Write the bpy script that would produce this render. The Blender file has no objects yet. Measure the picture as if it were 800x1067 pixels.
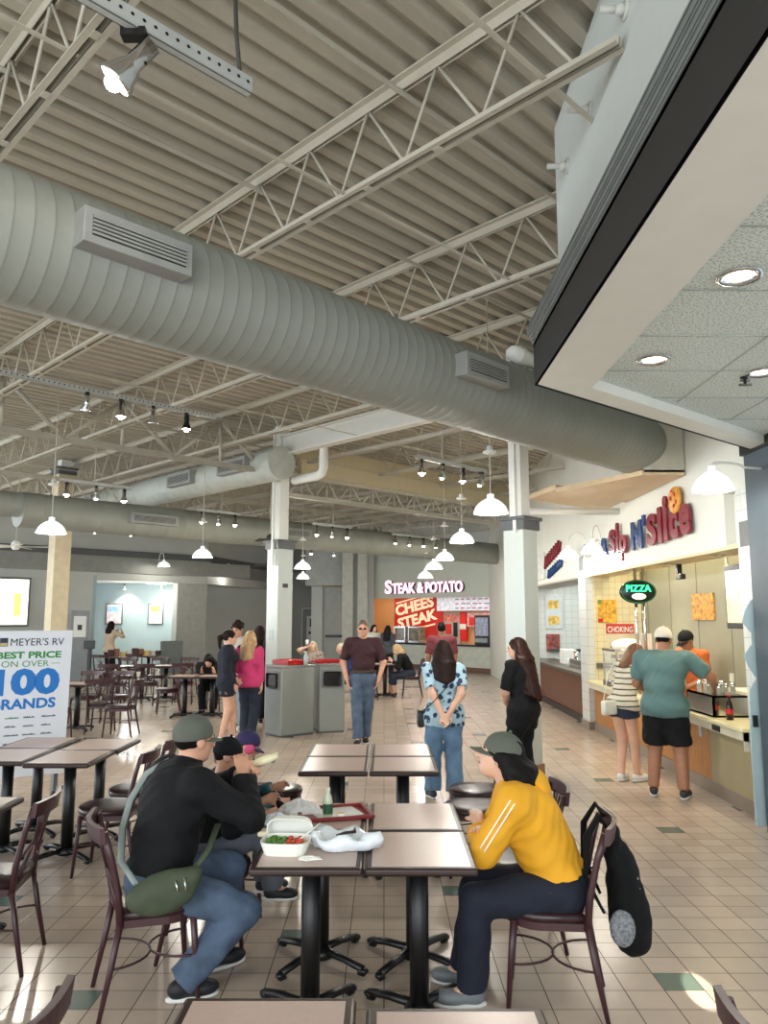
import bpy, bmesh, math, random
import numpy as np
from mathutils import Matrix, Vector
from math import sin, cos, pi, radians, sqrt, atan2, hypot
random.seed(4)
SC = bpy.context.scene
COL = SC.collection

# ------------------------------------------------------------------ camera, world, lights, exposure
CAMH = 1.85
cd = bpy.data.cameras.new('camera'); cam = bpy.data.objects.new('camera', cd); COL.objects.link(cam)
cd.sensor_fit = 'VERTICAL'; cd.sensor_height = 36.0; cd.lens = 800 / 1067 * 36.0
cd.clip_start = .05; cd.clip_end = 200
cam.location = (0, 0, CAMH); cam.rotation_euler = (radians(90 + 7.72), 0, 0)
SC.camera = cam
w = bpy.data.worlds.new('world'); SC.world = w; w.use_nodes = True
bg = w.node_tree.nodes['Background']; bg.inputs[0].default_value = (.80, .90, 1.0, 1); bg.inputs[1].default_value = 1.2
def area(name, loc, rot, sx, sy, power, col=(1, 1, 1), spread=180):
    l = bpy.data.lights.new(name, 'AREA'); l.shape = 'RECTANGLE'; l.size = sx; l.size_y = sy
    l.energy = power; l.color = col; l.spread = radians(spread)
    o = bpy.data.objects.new(name, l); COL.objects.link(o); o.location = loc
    o.rotation_euler = [radians(a) for a in rot]; return o
# daylight of the shop-front glazing behind the photographer ; the left light is an unseen fill added for the deep hall
area('window_light_back', (-2.5, -4.0, 2.6), (86, 0, 0), 13, 4.2, 740, (.95, .98, 1))
area('fill_light_left', (-14.5, 13, 2.7), (90, 0, -90), 30, 4.2, 1800, (.90, .96, 1))
# low sun slipping through a gap in the glazing: the small bright patch on the tiles at the right
sl = bpy.data.lights.new('sun_beam', 'SPOT'); sl.energy = 20000; sl.spot_size = radians(.58); sl.spot_blend = .15; sl.shadow_soft_size = .01; sl.color = (1, .95, .8)
so = bpy.data.objects.new('sun_beam', sl); COL.objects.link(so); so.location = (.6, -3.9, 3.2)
so.rotation_euler = (Vector((1.575, 4.11, 0)) - Vector(so.location)).to_track_quat('-Z', 'Y').to_euler()
SC.view_settings.view_transform = 'Standard'; SC.view_settings.look = 'None'
SC.view_settings.gamma = 1; SC.view_settings.use_curve_mapping = False
SC.view_settings.exposure = 0.06

# ------------------------------------------------------------------ materials
def lin(h):
    h = h.lstrip('#'); c = [int(h[i:i + 2], 16) / 255 for i in (0, 2, 4)]
    return tuple(((x + .055) / 1.055) ** 2.4 if x > .04045 else x / 12.92 for x in c) + (1,)
_m = {}
def M(name, hexc='#808080', rough=.55, metal=0, var=.08, vs=6.0, bump=0, bs=60.0, emit=0, spec=.5, alpha=1, trans=0, stretch=None):
    if name in _m: return _m[name]
    m = bpy.data.materials.new(name); m.use_nodes = True; _m[name] = m
    nt = m.node_tree; N = nt.nodes; L = nt.links; b = N['Principled BSDF']
    c = lin(hexc)
    b.inputs['Roughness'].default_value = rough; b.inputs['Metallic'].default_value = metal
    b.inputs['Specular IOR Level'].default_value = spec
    if trans: b.inputs['Transmission Weight'].default_value = trans
    if alpha < 1: b.inputs['Alpha'].default_value = alpha
    tc = N.new('ShaderNodeTexCoord'); src = tc.outputs['Object']
    if stretch:
        mp = N.new('ShaderNodeMapping'); mp.inputs['Scale'].default_value = stretch; L.new(src, mp.inputs[0]); src = mp.outputs[0]
    if var:
        nz = N.new('ShaderNodeTexNoise'); nz.inputs['Scale'].default_value = vs; nz.inputs['Detail'].default_value = 3
        L.new(src, nz.inputs['Vector'])
        r = N.new('ShaderNodeValToRGB'); L.new(nz.outputs['Fac'], r.inputs[0])
        r.color_ramp.elements[0].position = .3; r.color_ramp.elements[1].position = .7
        r.color_ramp.elements[0].color = tuple(x * (1 - var) for x in c[:3]) + (1,)
        r.color_ramp.elements[1].color = tuple(min(1, x * (1 + var)) for x in c[:3]) + (1,)
        L.new(r.outputs[0], b.inputs['Base Color'])
    else: b.inputs['Base Color'].default_value = c
    if emit:
        b.inputs['Emission Color'].default_value = c; b.inputs['Emission Strength'].default_value = emit
    if bump:
        n2 = N.new('ShaderNodeTexNoise'); n2.inputs['Scale'].default_value = bs; n2.inputs['Detail'].default_value = 4
        L.new(src, n2.inputs['Vector']); bp = N.new('ShaderNodeBump'); bp.inputs['Strength'].default_value = bump; bp.inputs['Distance'].default_value = .01
        L.new(n2.outputs['Fac'], bp.inputs['Height']); L.new(bp.outputs[0], b.inputs['Normal'])
    return m
def tile_mat(name, hexa, hexg, w_, h_, mortar, rough=.35, var=.1, accent=None, axes='xy'):
    m = bpy.data.materials.new(name); m.use_nodes = True; _m[name] = m
    nt = m.node_tree; N = nt.nodes; L = nt.links; b = N['Principled BSDF']
    geo = N.new('ShaderNodeNewGeometry'); sp = N.new('ShaderNodeSeparateXYZ'); L.new(geo.outputs['Position'], sp.inputs[0])
    def mt(op, a, bb=None, cc=None):
        n = N.new('ShaderNodeMath'); n.operation = op
        for i, v in enumerate((a, bb, cc)):
            if v is None: continue
            if isinstance(v, (int, float)): n.inputs[i].default_value = v
            else: L.new(v, n.inputs[i])
        return n.outputs[0]
    if axes == 'xy': X, Y = sp.outputs[0], sp.outputs[1]
    elif axes == 'wz': X, Y = mt('ADD', sp.outputs[0], sp.outputs[1]), sp.outputs[2]
    u = mt('DIVIDE', X, w_); v = mt('DIVIDE', Y, h_)
    iu = mt('FLOOR', u); iv = mt('FLOOR', v); fu = mt('SUBTRACT', u, iu); fv = mt('SUBTRACT', v, iv)
    du = mt('MULTIPLY', mt('MINIMUM', fu, mt('SUBTRACT', 1.0, fu)), w_); dv = mt('MULTIPLY', mt('MINIMUM', fv, mt('SUBTRACT', 1.0, fv)), h_)
    gr = mt('LESS_THAN', mt('MINIMUM', du, dv), mortar)
    cx = N.new('ShaderNodeCombineXYZ'); L.new(iu, cx.inputs[0]); L.new(iv, cx.inputs[1])
    wn = N.new('ShaderNodeTexWhiteNoise'); L.new(cx.outputs[0], wn.inputs['Vector'])
    nz = N.new('ShaderNodeTexNoise'); nz.inputs['Scale'].default_value = 9; L.new(geo.outputs['Position'], nz.inputs['Vector'])
    k = mt('ADD', mt('MULTIPLY', wn.outputs[0], .6), mt('MULTIPLY', nz.outputs['Fac'], .5))
    ramp = N.new('ShaderNodeValToRGB'); c = lin(hexa); L.new(k, ramp.inputs[0])
    ramp.color_ramp.elements[0].color = tuple(x * (1 - var) for x in c[:3]) + (1,); ramp.color_ramp.elements[1].color = tuple(min(1, x * (1 + var)) for x in c[:3]) + (1,)
    col = ramp.outputs[0]
    def mix(f, a, bcol):
        n = N.new('ShaderNodeMix'); n.data_type = 'RGBA'; L.new(f, n.inputs[0]); L.new(a, n.inputs[6]); n.inputs[7].default_value = bcol; return n.outputs[2]
    if accent:
        ci = mt('FLOOR', mt('DIVIDE', iu, 5.0)); a1 = mt('COMPARE', mt('FLOORED_MODULO', iu, 5.0), 2.0, .1)
        a2 = mt('COMPARE', mt('FLOORED_MODULO', mt('ADD', mt('SUBTRACT', iv, mt('MULTIPLY', ci, 4.0)), 4.0), 11.0), 0.0, .1)
        col = mix(mt('MULTIPLY', a1, a2), col, lin(accent))
    col = mix(gr, col, lin(hexg)); L.new(col, b.inputs['Base Color'])
    L.new(mt('ADD', mt('MULTIPLY', gr, .5), rough), b.inputs['Roughness'])
    bp = N.new('ShaderNodeBump'); bp.inputs['Strength'].default_value = .35; bp.inputs['Distance'].default_value = .004; bp.invert = True
    L.new(gr, bp.inputs['Height']); L.new(bp.outputs[0], b.inputs['Normal'])
    return m
FLOOR = tile_mat('floor_tile', '#b9a898', '#3a302a', .2, .187, .0026, .22, .13, accent='#5d6f66')
TILEW = tile_mat('white_wall_tile', '#d0d3cf', '#a5aaa6', .15, .15, .003, .3, .05, axes='wz')
TILEC = tile_mat('cream_wall_tile', '#ddd0a8', '#b5a883', .11, .11, .003, .3, .05, axes='wz')
DECK = M('ceiling_deck_paint', '#aea899', .6, var=.05, vs=2)
STEEL = M('painted_joist_steel', '#b9b4a5', .5, var=.04)
DUCT = M('duct_paint', '#85887f', .5, var=.05, vs=3)
GREYB = M('vent_grey', '#8f918c', .5)
BLACK = M('black_paint', '#0c0c0d', .4)
WHITE = M('white_paint', '#dedfd8', .55, var=.02)
WALLW = M('white_wall_paint', '#d8d9d0', .6, var=.03, vs=2)
WALLG = M('grey_wall_paint', '#bcc0bb', .6, var=.03, vs=2)
WALLD = M('dark_grey_wall_paint', '#8f928f', .6, var=.03, vs=2)
WALLB = M('blue_grey_wall_paint', '#9eb0b5', .6, var=.03, vs=2)
BEIGE = M('beige_paint', '#cfbd9b', .6, var=.04)
CHARC = M('charcoal_trim', '#55595a', .5)
CHAIRM = M('burgundy_brown_metal', '#3f2226', .35, var=.1)
CHAIRS = M('burgundy_vinyl', '#2e1a1c', .3, var=.12, bump=.1)
TEDGE = M('dark_brown_edge', '#2b1813', .42)
LAMI = M('taupe_laminate', '#bfa99e', .3, var=.03, vs=40)
WOOD = M('oak_panel', '#a9743c', .45, var=.25, vs=10, stretch=(6, 6, .6))
BWOOD = M('brown_panel', '#5d3623', .4, var=.15, vs=5)
CHROME = M('chrome', '#d8dadb', .15, 1, var=0)
LAMPE = M('lamp_glow', '#fff4dc', .5, emit=14, var=0)
SPOTE = M('spot_glow', '#fff3e0', .5, emit=45, var=0)
GLASSW = M('white_glass_shade', '#eef2f0', .25, emit=.75, var=0)
RED = M('red_plastic', '#c3141c', .35)
SKIN = M('light_skin', '#c9977b', .5, var=.06, vs=20)
SKIN2 = M('tan_skin', '#9c6c50', .5, var=.06, vs=20)
SKIN3 = M('pale_skin', '#d6a98f', .5, var=.06, vs=20)

# ------------------------------------------------------------------ mesh helpers
class MB:
    def __init__(s, T=None): s.bm = bmesh.new(); s.T = T or Matrix()
    def add(s, vs, fs, smooth=False):
        v = [s.bm.verts.new(s.T @ Vector(p)) for p in vs]
        for f in fs:
            try: q = s.bm.faces.new([v[i] for i in f]); q.smooth = smooth
            except ValueError: pass
        return v
    def box(s, x0, x1, y0, y1, z0, z1, bev=0, seg=2, R=None):
        vs = [Vector((x, y, z)) for z in (z0, z1) for y in (y0, y1) for x in (x0, x1)]
        if R is not None: vs = [R @ v for v in vs]
        fs = [(0, 2, 3, 1), (4, 5, 7, 6), (0, 1, 5, 4), (2, 6, 7, 3), (0, 4, 6, 2), (1, 3, 7, 5)]
        v = s.add(vs, fs)
        if bev:
            es = list({e for q in v for e in q.link_edges})
            r = bmesh.ops.bevel(s.bm, geom=es, offset=bev, segments=seg, affect='EDGES', profile=.5)
            if seg > 1:
                for f in r['faces']: f.smooth = True
        return s
    def cbox(s, c, d, rz=0, bev=0, R=None):
        Q = Matrix.Translation(c) @ (R.to_4x4() if R is not None else Matrix.Rotation(rz, 4, 'Z'))
        return s.box(-d[0] / 2, d[0] / 2, -d[1] / 2, d[1] / 2, -d[2] / 2, d[2] / 2, bev, R=Q)
    def tube(s, pts, r, n=8, closed=False, flat=None):
        P = [Vector(p) for p in pts]; rs = r if isinstance(r, (list, tuple)) else [r] * len(P)
        vs = []; up = None
        for i, p in enumerate(P):
            a = P[i - 1] if (i or closed) else p; b = P[(i + 1) % len(P)] if (i < len(P) - 1 or closed) else p
            t = (b - a).normalized()
            if up is None:
                up = Vector((0, 0, 1)) if abs(t.z) < .9 else Vector((1, 0, 0))
            x = t.cross(up).normalized(); up = x.cross(t).normalized()
            for k in range(n):
                A = 2 * pi * k / n; fx = 1 if flat is None else flat
                vs.append(p + x * cos(A) * rs[i] + up * sin(A) * rs[i] * fx)
        m = len(P); fs = []
        for i in range(m if closed else m - 1):
            j = (i + 1) % m
            for k in range(n): fs.append((i * n + k, i * n + (k + 1) % n, j * n + (k + 1) % n, j * n + k))
        v = s.add(vs, fs, True)
        if not closed:
            for q in (list(reversed(v[:n])), v[-n:]):
                try: s.bm.faces.new(q)
                except ValueError: pass
        return s
    def lathe(s, prof, n=20, c=(0, 0, 0), R=None, caps=False):
        vs = []
        for (r, z) in prof:
            for k in range(n):
                q = Vector((r * cos(2 * pi * k / n), r * sin(2 * pi * k / n), z))
                if R is not None: q = R @ q
                vs.append(q + Vector(c))
        fs = [(i * n + k, i * n + (k + 1) % n, (i + 1) * n + (k + 1) % n, (i + 1) * n + k) for i in range(len(prof) - 1) for k in range(n)]
        v = s.add(vs, fs, True)
        if caps:
            for q in (list(reversed(v[:n])), v[-n:]):
                try: s.bm.faces.new(q)
                except ValueError: pass
        return s
    def prism(s, poly, z0, z1, R=None):
        n = len(poly); vs = [Vector((a, b, z)) for z in (z0, z1) for a, b in poly]
        if R is not None: vs = [R @ v for v in vs]
        s.add(vs, [tuple(reversed(range(n))), tuple(range(n, 2 * n))] + [(i, (i + 1) % n, n + (i + 1) % n, n + i) for i in range(n)])
        return s
    def ball(s, c, r, n=12, m=8):
        r = r if isinstance(r, (list, tuple)) else (r, r, r)
        vs = [(c[0], c[1], c[2] - r[2])]
        for i in range(1, m):
            a = -pi / 2 + pi * i / m
            for k in range(n): vs.append((c[0] + r[0] * cos(a) * cos(2 * pi * k / n), c[1] + r[1] * cos(a) * sin(2 * pi * k / n), c[2] + r[2] * sin(a)))
        vs.append((c[0], c[1], c[2] + r[2])); L = len(vs) - 1; fs = []
        for k in range(n): fs.append((0, 1 + (k + 1) % n, 1 + k)); fs.append((L, L - n + k, L - n + (k + 1) % n))
        for i in range(m - 2):
            for k in range(n): a = 1 + i * n; fs.append((a + k, a + (k + 1) % n, a + n + (k + 1) % n, a + n + k))
        s.add(vs, fs, True); return s
    def build(s, name, mat, parent=None):
        bmesh.ops.recalc_face_normals(s.bm, faces=s.bm.faces)
        me = bpy.data.meshes.new(name); s.bm.to_mesh(me); s.bm.free(); me.materials.append(mat)
        o = bpy.data.objects.new(name, me); COL.objects.link(o)
        if parent: o.parent = parent
        return o
def tag(o, label, cat, group=None, kind=None):
    o['label'] = label; o['category'] = cat
    if group: o['group'] = group
    if kind: o['kind'] = kind
    return o
def struct(o): o['kind'] = 'structure'; return o
def thing(name, label, cat, loc=(0, 0, 0), rz=0, group=None):
    o = bpy.data.objects.new(name, None); o.empty_display_size = .1; COL.objects.link(o)
    o.location = loc; o.rotation_euler = (0, 0, rz); return tag(o, label, cat, group)
def kids(o): return [c for c in COL.objects if c.parent == o]
_kid = {}
def dup(o, loc, rz, label=None, group=None, scale=None):
    r = o.copy(); COL.objects.link(r); r.location = loc; r.rotation_euler = (0, 0, rz)
    if label: r['label'] = label
    if group: r['group'] = group
    if scale: r.scale = scale
    if o.name not in _kid: _kid[o.name] = [(c, kids(c)) for c in kids(o)]
    for c, gs in _kid[o.name]:
        d = c.copy(); COL.objects.link(d); d.parent = r
        for g in gs: e = g.copy(); COL.objects.link(e); e.parent = d
    return r
def text(s, mat, parent, T, wdt, hgt, depth=.004, bold=0, name='lettering', shear=0):
    cu = bpy.data.curves.new('t', 'FONT'); cu.body = s; cu.size = 1; cu.offset = bold; cu.extrude = .01; cu.shear = shear; cu.resolution_u = 3
    to = bpy.data.objects.new('t', cu); COL.objects.link(to)
    dg = bpy.context.evaluated_depsgraph_get(); me = bpy.data.meshes.new_from_object(to.evaluated_get(dg))
    bpy.data.objects.remove(to); me.name = name
    co = np.array([v.co[:] for v in me.vertices]); mn, mx = co.min(0), co.max(0)
    for v in me.vertices:
        v.co = T @ Vector(((v.co.x - mn[0]) / (mx[0] - mn[0]) * wdt, (v.co.y - mn[1]) / (mx[1] - mn[1]) * hgt, (v.co.z - mn[2]) / (mx[2] - mn[2]) * depth))
    me.materials.clear(); me.materials.append(mat)
    o = bpy.data.objects.new(name, me); COL.objects.link(o)
    if parent: o.parent = parent
    return o
def frame(o, x, z):   # matrix whose X is x, Y is z(up on board), Z outward
    x = Vector(x).normalized(); z = Vector(z).normalized(); n = x.cross(z)
    m = Matrix((x, z, n)).transposed().to_4x4(); m.translation = Vector(o); return m

# ================================================================== STRUCTURE
struct(MB().box(-18, 9, -5, 38, -.1, 0).build('floor', FLOOR))
S2 = 1 / sqrt(2)
# corrugated ceiling deck: ribs run towards the far right, 45 degrees to the tiles
def deck():
    b = MB(); pitch = .19; x0 = -27.0; n = int(40 / pitch); vs = []; prof = []
    for i in range(n):
        a = x0 + i * pitch; prof += [(a, 5.2), (a + .085, 5.2), (a + .11, 5.265), (a + .165, 5.265)]
    fs = []
    for (wv, z) in prof:
        # point = e*t + n*w, e=(1,1)/sqrt2, n=(1,-1)/sqrt2 ; keep x<=8.5, y>=-5
        t0 = max(-3, (-5 / S2) + wv); t0 = max(t0, (-18 / S2) - wv); t1 = min((8.8 / S2) - wv, (38 / S2) + wv)
        if t1 < t0: t1 = t0 + .01
        for t in (t0, t1): vs.append(((t + wv) * S2, (t - wv) * S2, z))
    for i in range(len(prof) - 1): fs.append((2 * i, 2 * i + 2, 2 * i + 3, 2 * i + 1))
    b.add(vs, fs); return b
struct(deck().build('ceiling', DECK))
struct(MB().box(-18, 9, -5, 38, 5.29, 5.4).build('ceiling_slab', DECK))

def joist(c, x_a, x_b, label, group):
    # line x+y=c between x_a and x_b
    L = (x_b - x_a) * sqrt(2); T = Matrix.Translation((x_a, c - x_a, 0)) @ Matrix.Rotation(-pi / 4, 4, 'Z')
    t = thing('roof_joist', label, 'joist', group=group)
    b = MB(T)
    for s in (-1, 1):
        b.box(0, L, s * .012, s * .06, 5.185, 5.197); b.box(0, L, s * .012, s * .018, 5.12, 5.19)
    b.build('top_chord', STEEL, t)
    b = MB(T)
    for s in (-1, 1):
        b.box(.3, L, s * .011, s * .052, 4.60, 4.608); b.box(.3, L, s * .011, s * .016, 4.60, 4.66)
    n = int(L / .6)
    for k in range(1, n): b.box(k * .6 - .03, k * .6 + .03, -.02, .02, 4.597, 4.602)
    b.build('bottom_chord', STEEL, t)
    b = MB(T); pts = []
    for k in range(n + 1): pts.append((k * .6, 0, 5.15)); pts.append((k * .6 + .33, 0, 4.63))
    for a, q in zip(pts, pts[1:]): b.tube([a, q], .011, 5)
    b.build('web', STEEL, t); return t
def xr(c):  # right end of a joist by the walls
    if c < 6.2: return 1.15
    return min(3.4, (c - 3.75) / 2 if c < 10.5 else 3.4)
k = -2
names = {0: 'open-web steel roof joist crossing just behind the near hanging perforated rail', -1: 'roof joist in the top left corner above the near end of the large duct',
         1: 'roof joist meeting the top of the large grey duct at its middle vent', 2: 'roof joist over the far half of the large duct, nearest the dark cornice corner'}
while True:
    c = 4.55 + 2.6 * k
    if c > 36: break
    xa = max(-17.5, c - 37); joist(c, xa, xr(c), names.get(k, 'beige open-web roof joist in the far rows beyond the large duct' if k > 2 else 'roof joist overhead, nearest the photographer'), 'far roof joists' if k > 2 else None)
    k += 1
# bridging angles under the top chords, one long straight member each
for i, wv in enumerate([-14, -12, -10, -8, -6.2, -4.6, -3.05, -1.5, 0.05]):
    T = Matrix.Rotation(pi / 4, 4, 'Z'); t0 = max(-1.0, -17 / S2 - wv, -3 / S2 + wv); t1 = min(1.0 / S2 - wv if wv > -1.4 else 3.3 / S2 - wv, 36 / S2 + wv)
    b = MB(T).box(t0, t1, -wv - .02, -wv + .02, 5.105, 5.112).box(t0, t1, -wv - .02, -wv - .014, 5.075, 5.11)
    b.box(t0, t1, -wv + .48, -wv + .51, 4.615, 4.621)
    tag(b.build('joist_bridging', STEEL), 'thin beige bridging angle running straight across under the roof joists', 'bridging', 'bridging angles of the roof')

# ---- right hand wall with the shop openings (plane x = 3.4)
struct(MB().box(3.4, 3.55, 6.95, 24.95, 3.06, 5.2).box(3.4, 3.55, 7.6, 12.1, 2.53, 3.06).box(3.4, 3.55, 13.5, 18.4, 2.53, 3.06)
       .box(3.4, 3.55, 18.7, 24.95, 0, 3.06).box(3.5, 3.55, 7.3, 7.62, 2.53, 3.06).box(3.5, 3.55, 12.08, 12.95, 2.53, 3.06).box(3.5, 3.55, 13.4, 13.52, 2.53, 3.06).box(3.5, 3.55, 18.38, 18.7, 2.53, 3.06).build('wall_right', WALLW))
struct(MB().box(3.38, 3.50, 12.95, 13.4, .13, 3.06).build('wall_pier', TILEW))
struct(MB().box(3.40, 3.62, 6.96, 7.35, .0, 3.06).build('wall_pier_near', TILEW))
struct(MB().box(3.36, 3.64, 12.93, 13.42, 0, .13).build('baseboard_pier', M('kick_tile', '#86796c', .4)))
b = MB().box(3.395, 3.40, 7.02, 7.3, 2.50, 2.74).box(3.375, 3.38, 13.0, 13.3, 2.62, 2.86); struct(b.build('trim_1', CHARC))
# shop 1 interior
OLIVE = M('olive_wall', '#8d8c78', .55, var=.03)
struct(MB().box(4.30, 4.40, 6.96, 13.05, 0, 3.0).build('wall_shop_back', OLIVE))
struct(MB().box(3.5, 4.3, 12.95, 13.03, 0, 3.0).build('wall_shop_side', TILEC))
struct(MB().box(3.62, 4.3, 6.96, 7.0, 0, 3.0).build('wall_shop_near', OLIVE))
struct(MB().box(3.55, 4.4, 6.96, 13.05, 3.0, 3.06).build('ceiling_shop', WALLW))
struct(MB().box(3.402, 3.80, 7.3, 12.94, 2.5, 2.545).build('trim_2', M('cream_soffit', '#dccba4', .6, var=.02)))
b = MB()
for q in range(6): b.box(4.294, 4.30, 7.6 + q * 1.0, 7.606 + q * 1.0, 1.0, 3.0)
struct(b.build('trim_3', M('olive_seam', '#77776a', .5)))
# shop 2 interior
struct(MB().box(5.1, 5.2, 13.5, 18.8, 0, 3.0).build('wall_second_shop_back', TILEW))
struct(MB().box(3.55, 5.1, 18.72, 18.8, 0, 3.0).build('wall_second_shop_side', TILEW))
struct(MB().box(3.55, 5.2, 13.5, 18.8, 3.0, 3.06).build('ceiling_second_shop', WALLW))
struct(MB().box(3.402, 4.1, 13.2, 18.7, 2.5, 2.545).build('trim_4', M('grey_soffit', '#a9a79c', .6, var=.02)))

# ---- near right bulkhead with the dropped acoustic ceiling
A = (.99, 4.79); B = (3.27, 6.72)
def offs(d):   # outline pushed out by d
    k_ = d * .45
    return [(A[0] - d, -3.0), (A[0] - d, A[1] + k_), (B[0] - d * .2, B[1] + k_ * 2)]
out = offs(0)
b = MB(); zs = 3.33
inn = [(1.36, -3.0), (1.36, 4.87), (3.30, 6.50)]
def quadstrip(b, P, Q, z0, z1):
    for i in range(len(P) - 1):
        b.add([(P[i][0], P[i][1], z0), (P[i + 1][0], P[i + 1][1], z0), (Q[i + 1][0], Q[i + 1][1], z1), (Q[i][0], Q[i][1], z1)], [(0, 1, 2, 3)])
quadstrip(b, out, inn, zs, zs); quadstrip(b, inn, inn, zs, zs + .07); quadstrip(b, out, inn, zs + .07, zs + .075)
struct(b.build('ceiling_soffit', M('soffit_paint', '#dcddd4', .6, var=.02)))
def acoustic():
    m = bpy.data.materials.new('acoustic_tile'); m.use_nodes = True; nt = m.node_tree; N = nt.nodes; L = nt.links; bs = N['Principled BSDF']
    g = N.new('ShaderNodeNewGeometry'); n = N.new('ShaderNodeTexNoise'); n.inputs['Scale'].default_value = 85; n.inputs['Detail'].default_value = 2; L.new(g.outputs['Position'], n.inputs['Vector'])
    r = N.new('ShaderNodeValToRGB'); L.new(n.outputs['Fac'], r.inputs[0]); r.color_ramp.elements[0].position = .38; r.color_ramp.elements[1].position = .5
    r.color_ramp.elements[0].color = lin('#a3b0a9'); r.color_ramp.elements[1].color = lin('#e2ece7'); L.new(r.outputs[0], bs.inputs['Base Color']); bs.inputs['Roughness'].default_value = .8
    return m
ACT = acoustic()
struct(MB().prism([(1.36, -3), (6, -3), (6, 8), (5.0, 8.0), (1.36, 4.87)], zs + .07, zs + .11).build('ceiling_dropped', ACT))
b = MB()
for q in range(8):
    x = 2.14 + q * .61
    if x < 5: b.box(x - .007, x + .007, -3, min(5.45 + (x - 2.14) * .84, 7), zs + .066, zs + .072)
for q in range(16):
    y = -2.6 + q * .61; x = 1.37 if y < 4.85 else 1.37 + (y - 4.87) * 1.19
    b.box(x, 6, y - .007, y + .007, zs + .066, zs + .072)
struct(b.build('trim_5', M('ceiling_grid', '#a3aca6', .5)))
b = MB(); quadstrip(b, out, out, zs, zs + .28); quadstrip(b, offs(.02), offs(.02), zs - .004, zs + .28)
struct(b.build('wall_fascia', M('near_black_fascia', '#1f1f20', .5, var=.03)))
b = MB()
z = zs + .25
for q, (dd, hh) in enumerate([(.02, .03), (.032, .03), (.044, .03), (.056, .035)]):
    P = offs(dd); Q = offs(dd + .006)
    quadstrip(b, offs(0), P, z, z); quadstrip(b, P, P, z, z + hh - .009); quadstrip(b, P, Q, z + hh - .009, z + hh - .009); quadstrip(b, Q, Q, z + hh - .009, z + hh); z += hh
quadstrip(b, Q, offs(-.2), z, z)
struct(b.build('trim_6', M('cornice_grey', '#6f7473', .45)))
wl = [(1.18, -3.0), (1.18, 4.92), (3.4, 6.95)]
b = MB(); quadstrip(b, wl, wl, 3.5, 5.2); quadstrip(b, [(p[0] + .1, p[1]) for p in wl], [(p[0] + .1, p[1]) for p in wl], 3.5, 5.2)
struct(b.build('wall_bulkhead', M('cool_white_wall', '#c9cfcc', .6, var=.02)))
struct(MB().box(3.31, 3.95, 6.2, 6.94, 0, zs).build('wall_pilaster', M('slate_blue_paint', '#3f4c55', .45, var=.03)))
struct(MB().box(3.28, 4.0, 6.1, 6.955, zs - .02, zs + .07).build('trim_7', BLACK))

# ---- columns
def column(x, y, hw, ztop, label, m1, m2, capm):
    t = thing('column', label, 'column', (x, y, 0), pi / 4)
    MB().box(-hw, hw, -hw, hw, 0, ztop - .15).build('shaft', m1, t)
    MB().box(-hw - .02, hw + .02, -hw - .02, hw + .02, .0, .14, .004).build('base_tile', M('kick_tile2', '#8a6a52', .4), t)
    MB().box(-hw - .03, hw + .03, -hw - .03, hw + .03, ztop - .15, ztop - .03, .006).box(-hw - .055, hw + .055, -hw - .055, hw + .055, ztop - .035, ztop + .01, .008).build('capital', capm, t)
    h2 = hw * .62
    MB().box(-h2, h2, -h2, h2, ztop, 5.18).build('upper_shaft', m2, t)
    return t
CP = M('column_paint', '#bcc4bf', .5, var=.02)
cl = column(-1.80, 13.3, .155, 3.14, 'square light grey column rising behind the grey waste bins', CP, WHITE, CHARC)
cr = column(1.66, 9.32, .142, 3.03, 'square light grey column behind the woman in black', CP, WHITE, CHARC)
b = MB(Matrix.Rotation(0, 4, 'Z')).box(-.055, .055, -.161, -.155, 2.33, 2.40); o = b.build('notice', BLACK, cl)
MB().box(-.161, -.155, -.05, .06, 1.45, 1.62).build('switch_plate', M('plate', '#aab3b3', .4), cl)
MB().cbox((-.20, -.05, 3.9), (.04, .04, 2.4)).build('conduit', WHITE, cl)
MB().cbox((-.17, -.05, 4.0), (.04, .04, 2.3)).build('conduit', WHITE, cr)
fc = column(-6.9, 16.3, .17, 5.0, 'tall cream column by the left wall behind the advertising board', M('cream_column', '#cdbf9f', .5), WHITE, CHARC)

# ---- far left wall, 45 degrees, with the arched lounge room
def wallseg(name, p, q, z0, z1, th, mat, extra=()):
    p = Vector((*p, 0)); q = Vector((*q, 0)); L = (q - p).length; T = Matrix.Translation(p) @ Matrix.Rotation(atan2(q.y - p.y, q.x - p.x), 4, 'Z')
    b = MB(T).box(0, L, 0, th, z0, z1)
    for e in extra: b.box(*e)
    return struct(b.build(name, mat)), T, L
WL0 = (-15.5, 17.2); WL1 = (-8.96, 23.74); WL2 = (-6.9, 25.8); WL3 = (-6.1, 26.6)
wallseg('wall_left', WL0, WL1, 0, 5.2, .2, WALLG)
wallseg('wall_left_pier', WL2, WL3, 0, 2.95, .3, M('pale_grey_wall', '#a6a9a2', .6))
wallseg('wall_left_header', WL1, WL3, 2.95, 5.2, .2, WALLG)
o, T, L = wallseg('trim_8', WL0, WL3, 3.66, 3.86, -.12, CHARC, [(0, 15, -.08, 0, 3.2, 3.66)])
o.data.materials[0] = M('cornice_band', '#8b8e89', .6)
struct(MB(T).box(0, 13.3, -.16, 0, 3.70, 3.9).build('trim_9', CHARC))
struct(MB(T).box(0, 9.2, -.03, 0, 0, 1.0).box(0, 9.2, -.045, 0, .97, 1.03).build('trim_10', M('wainscot', '#747d7d', .5)))
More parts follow.
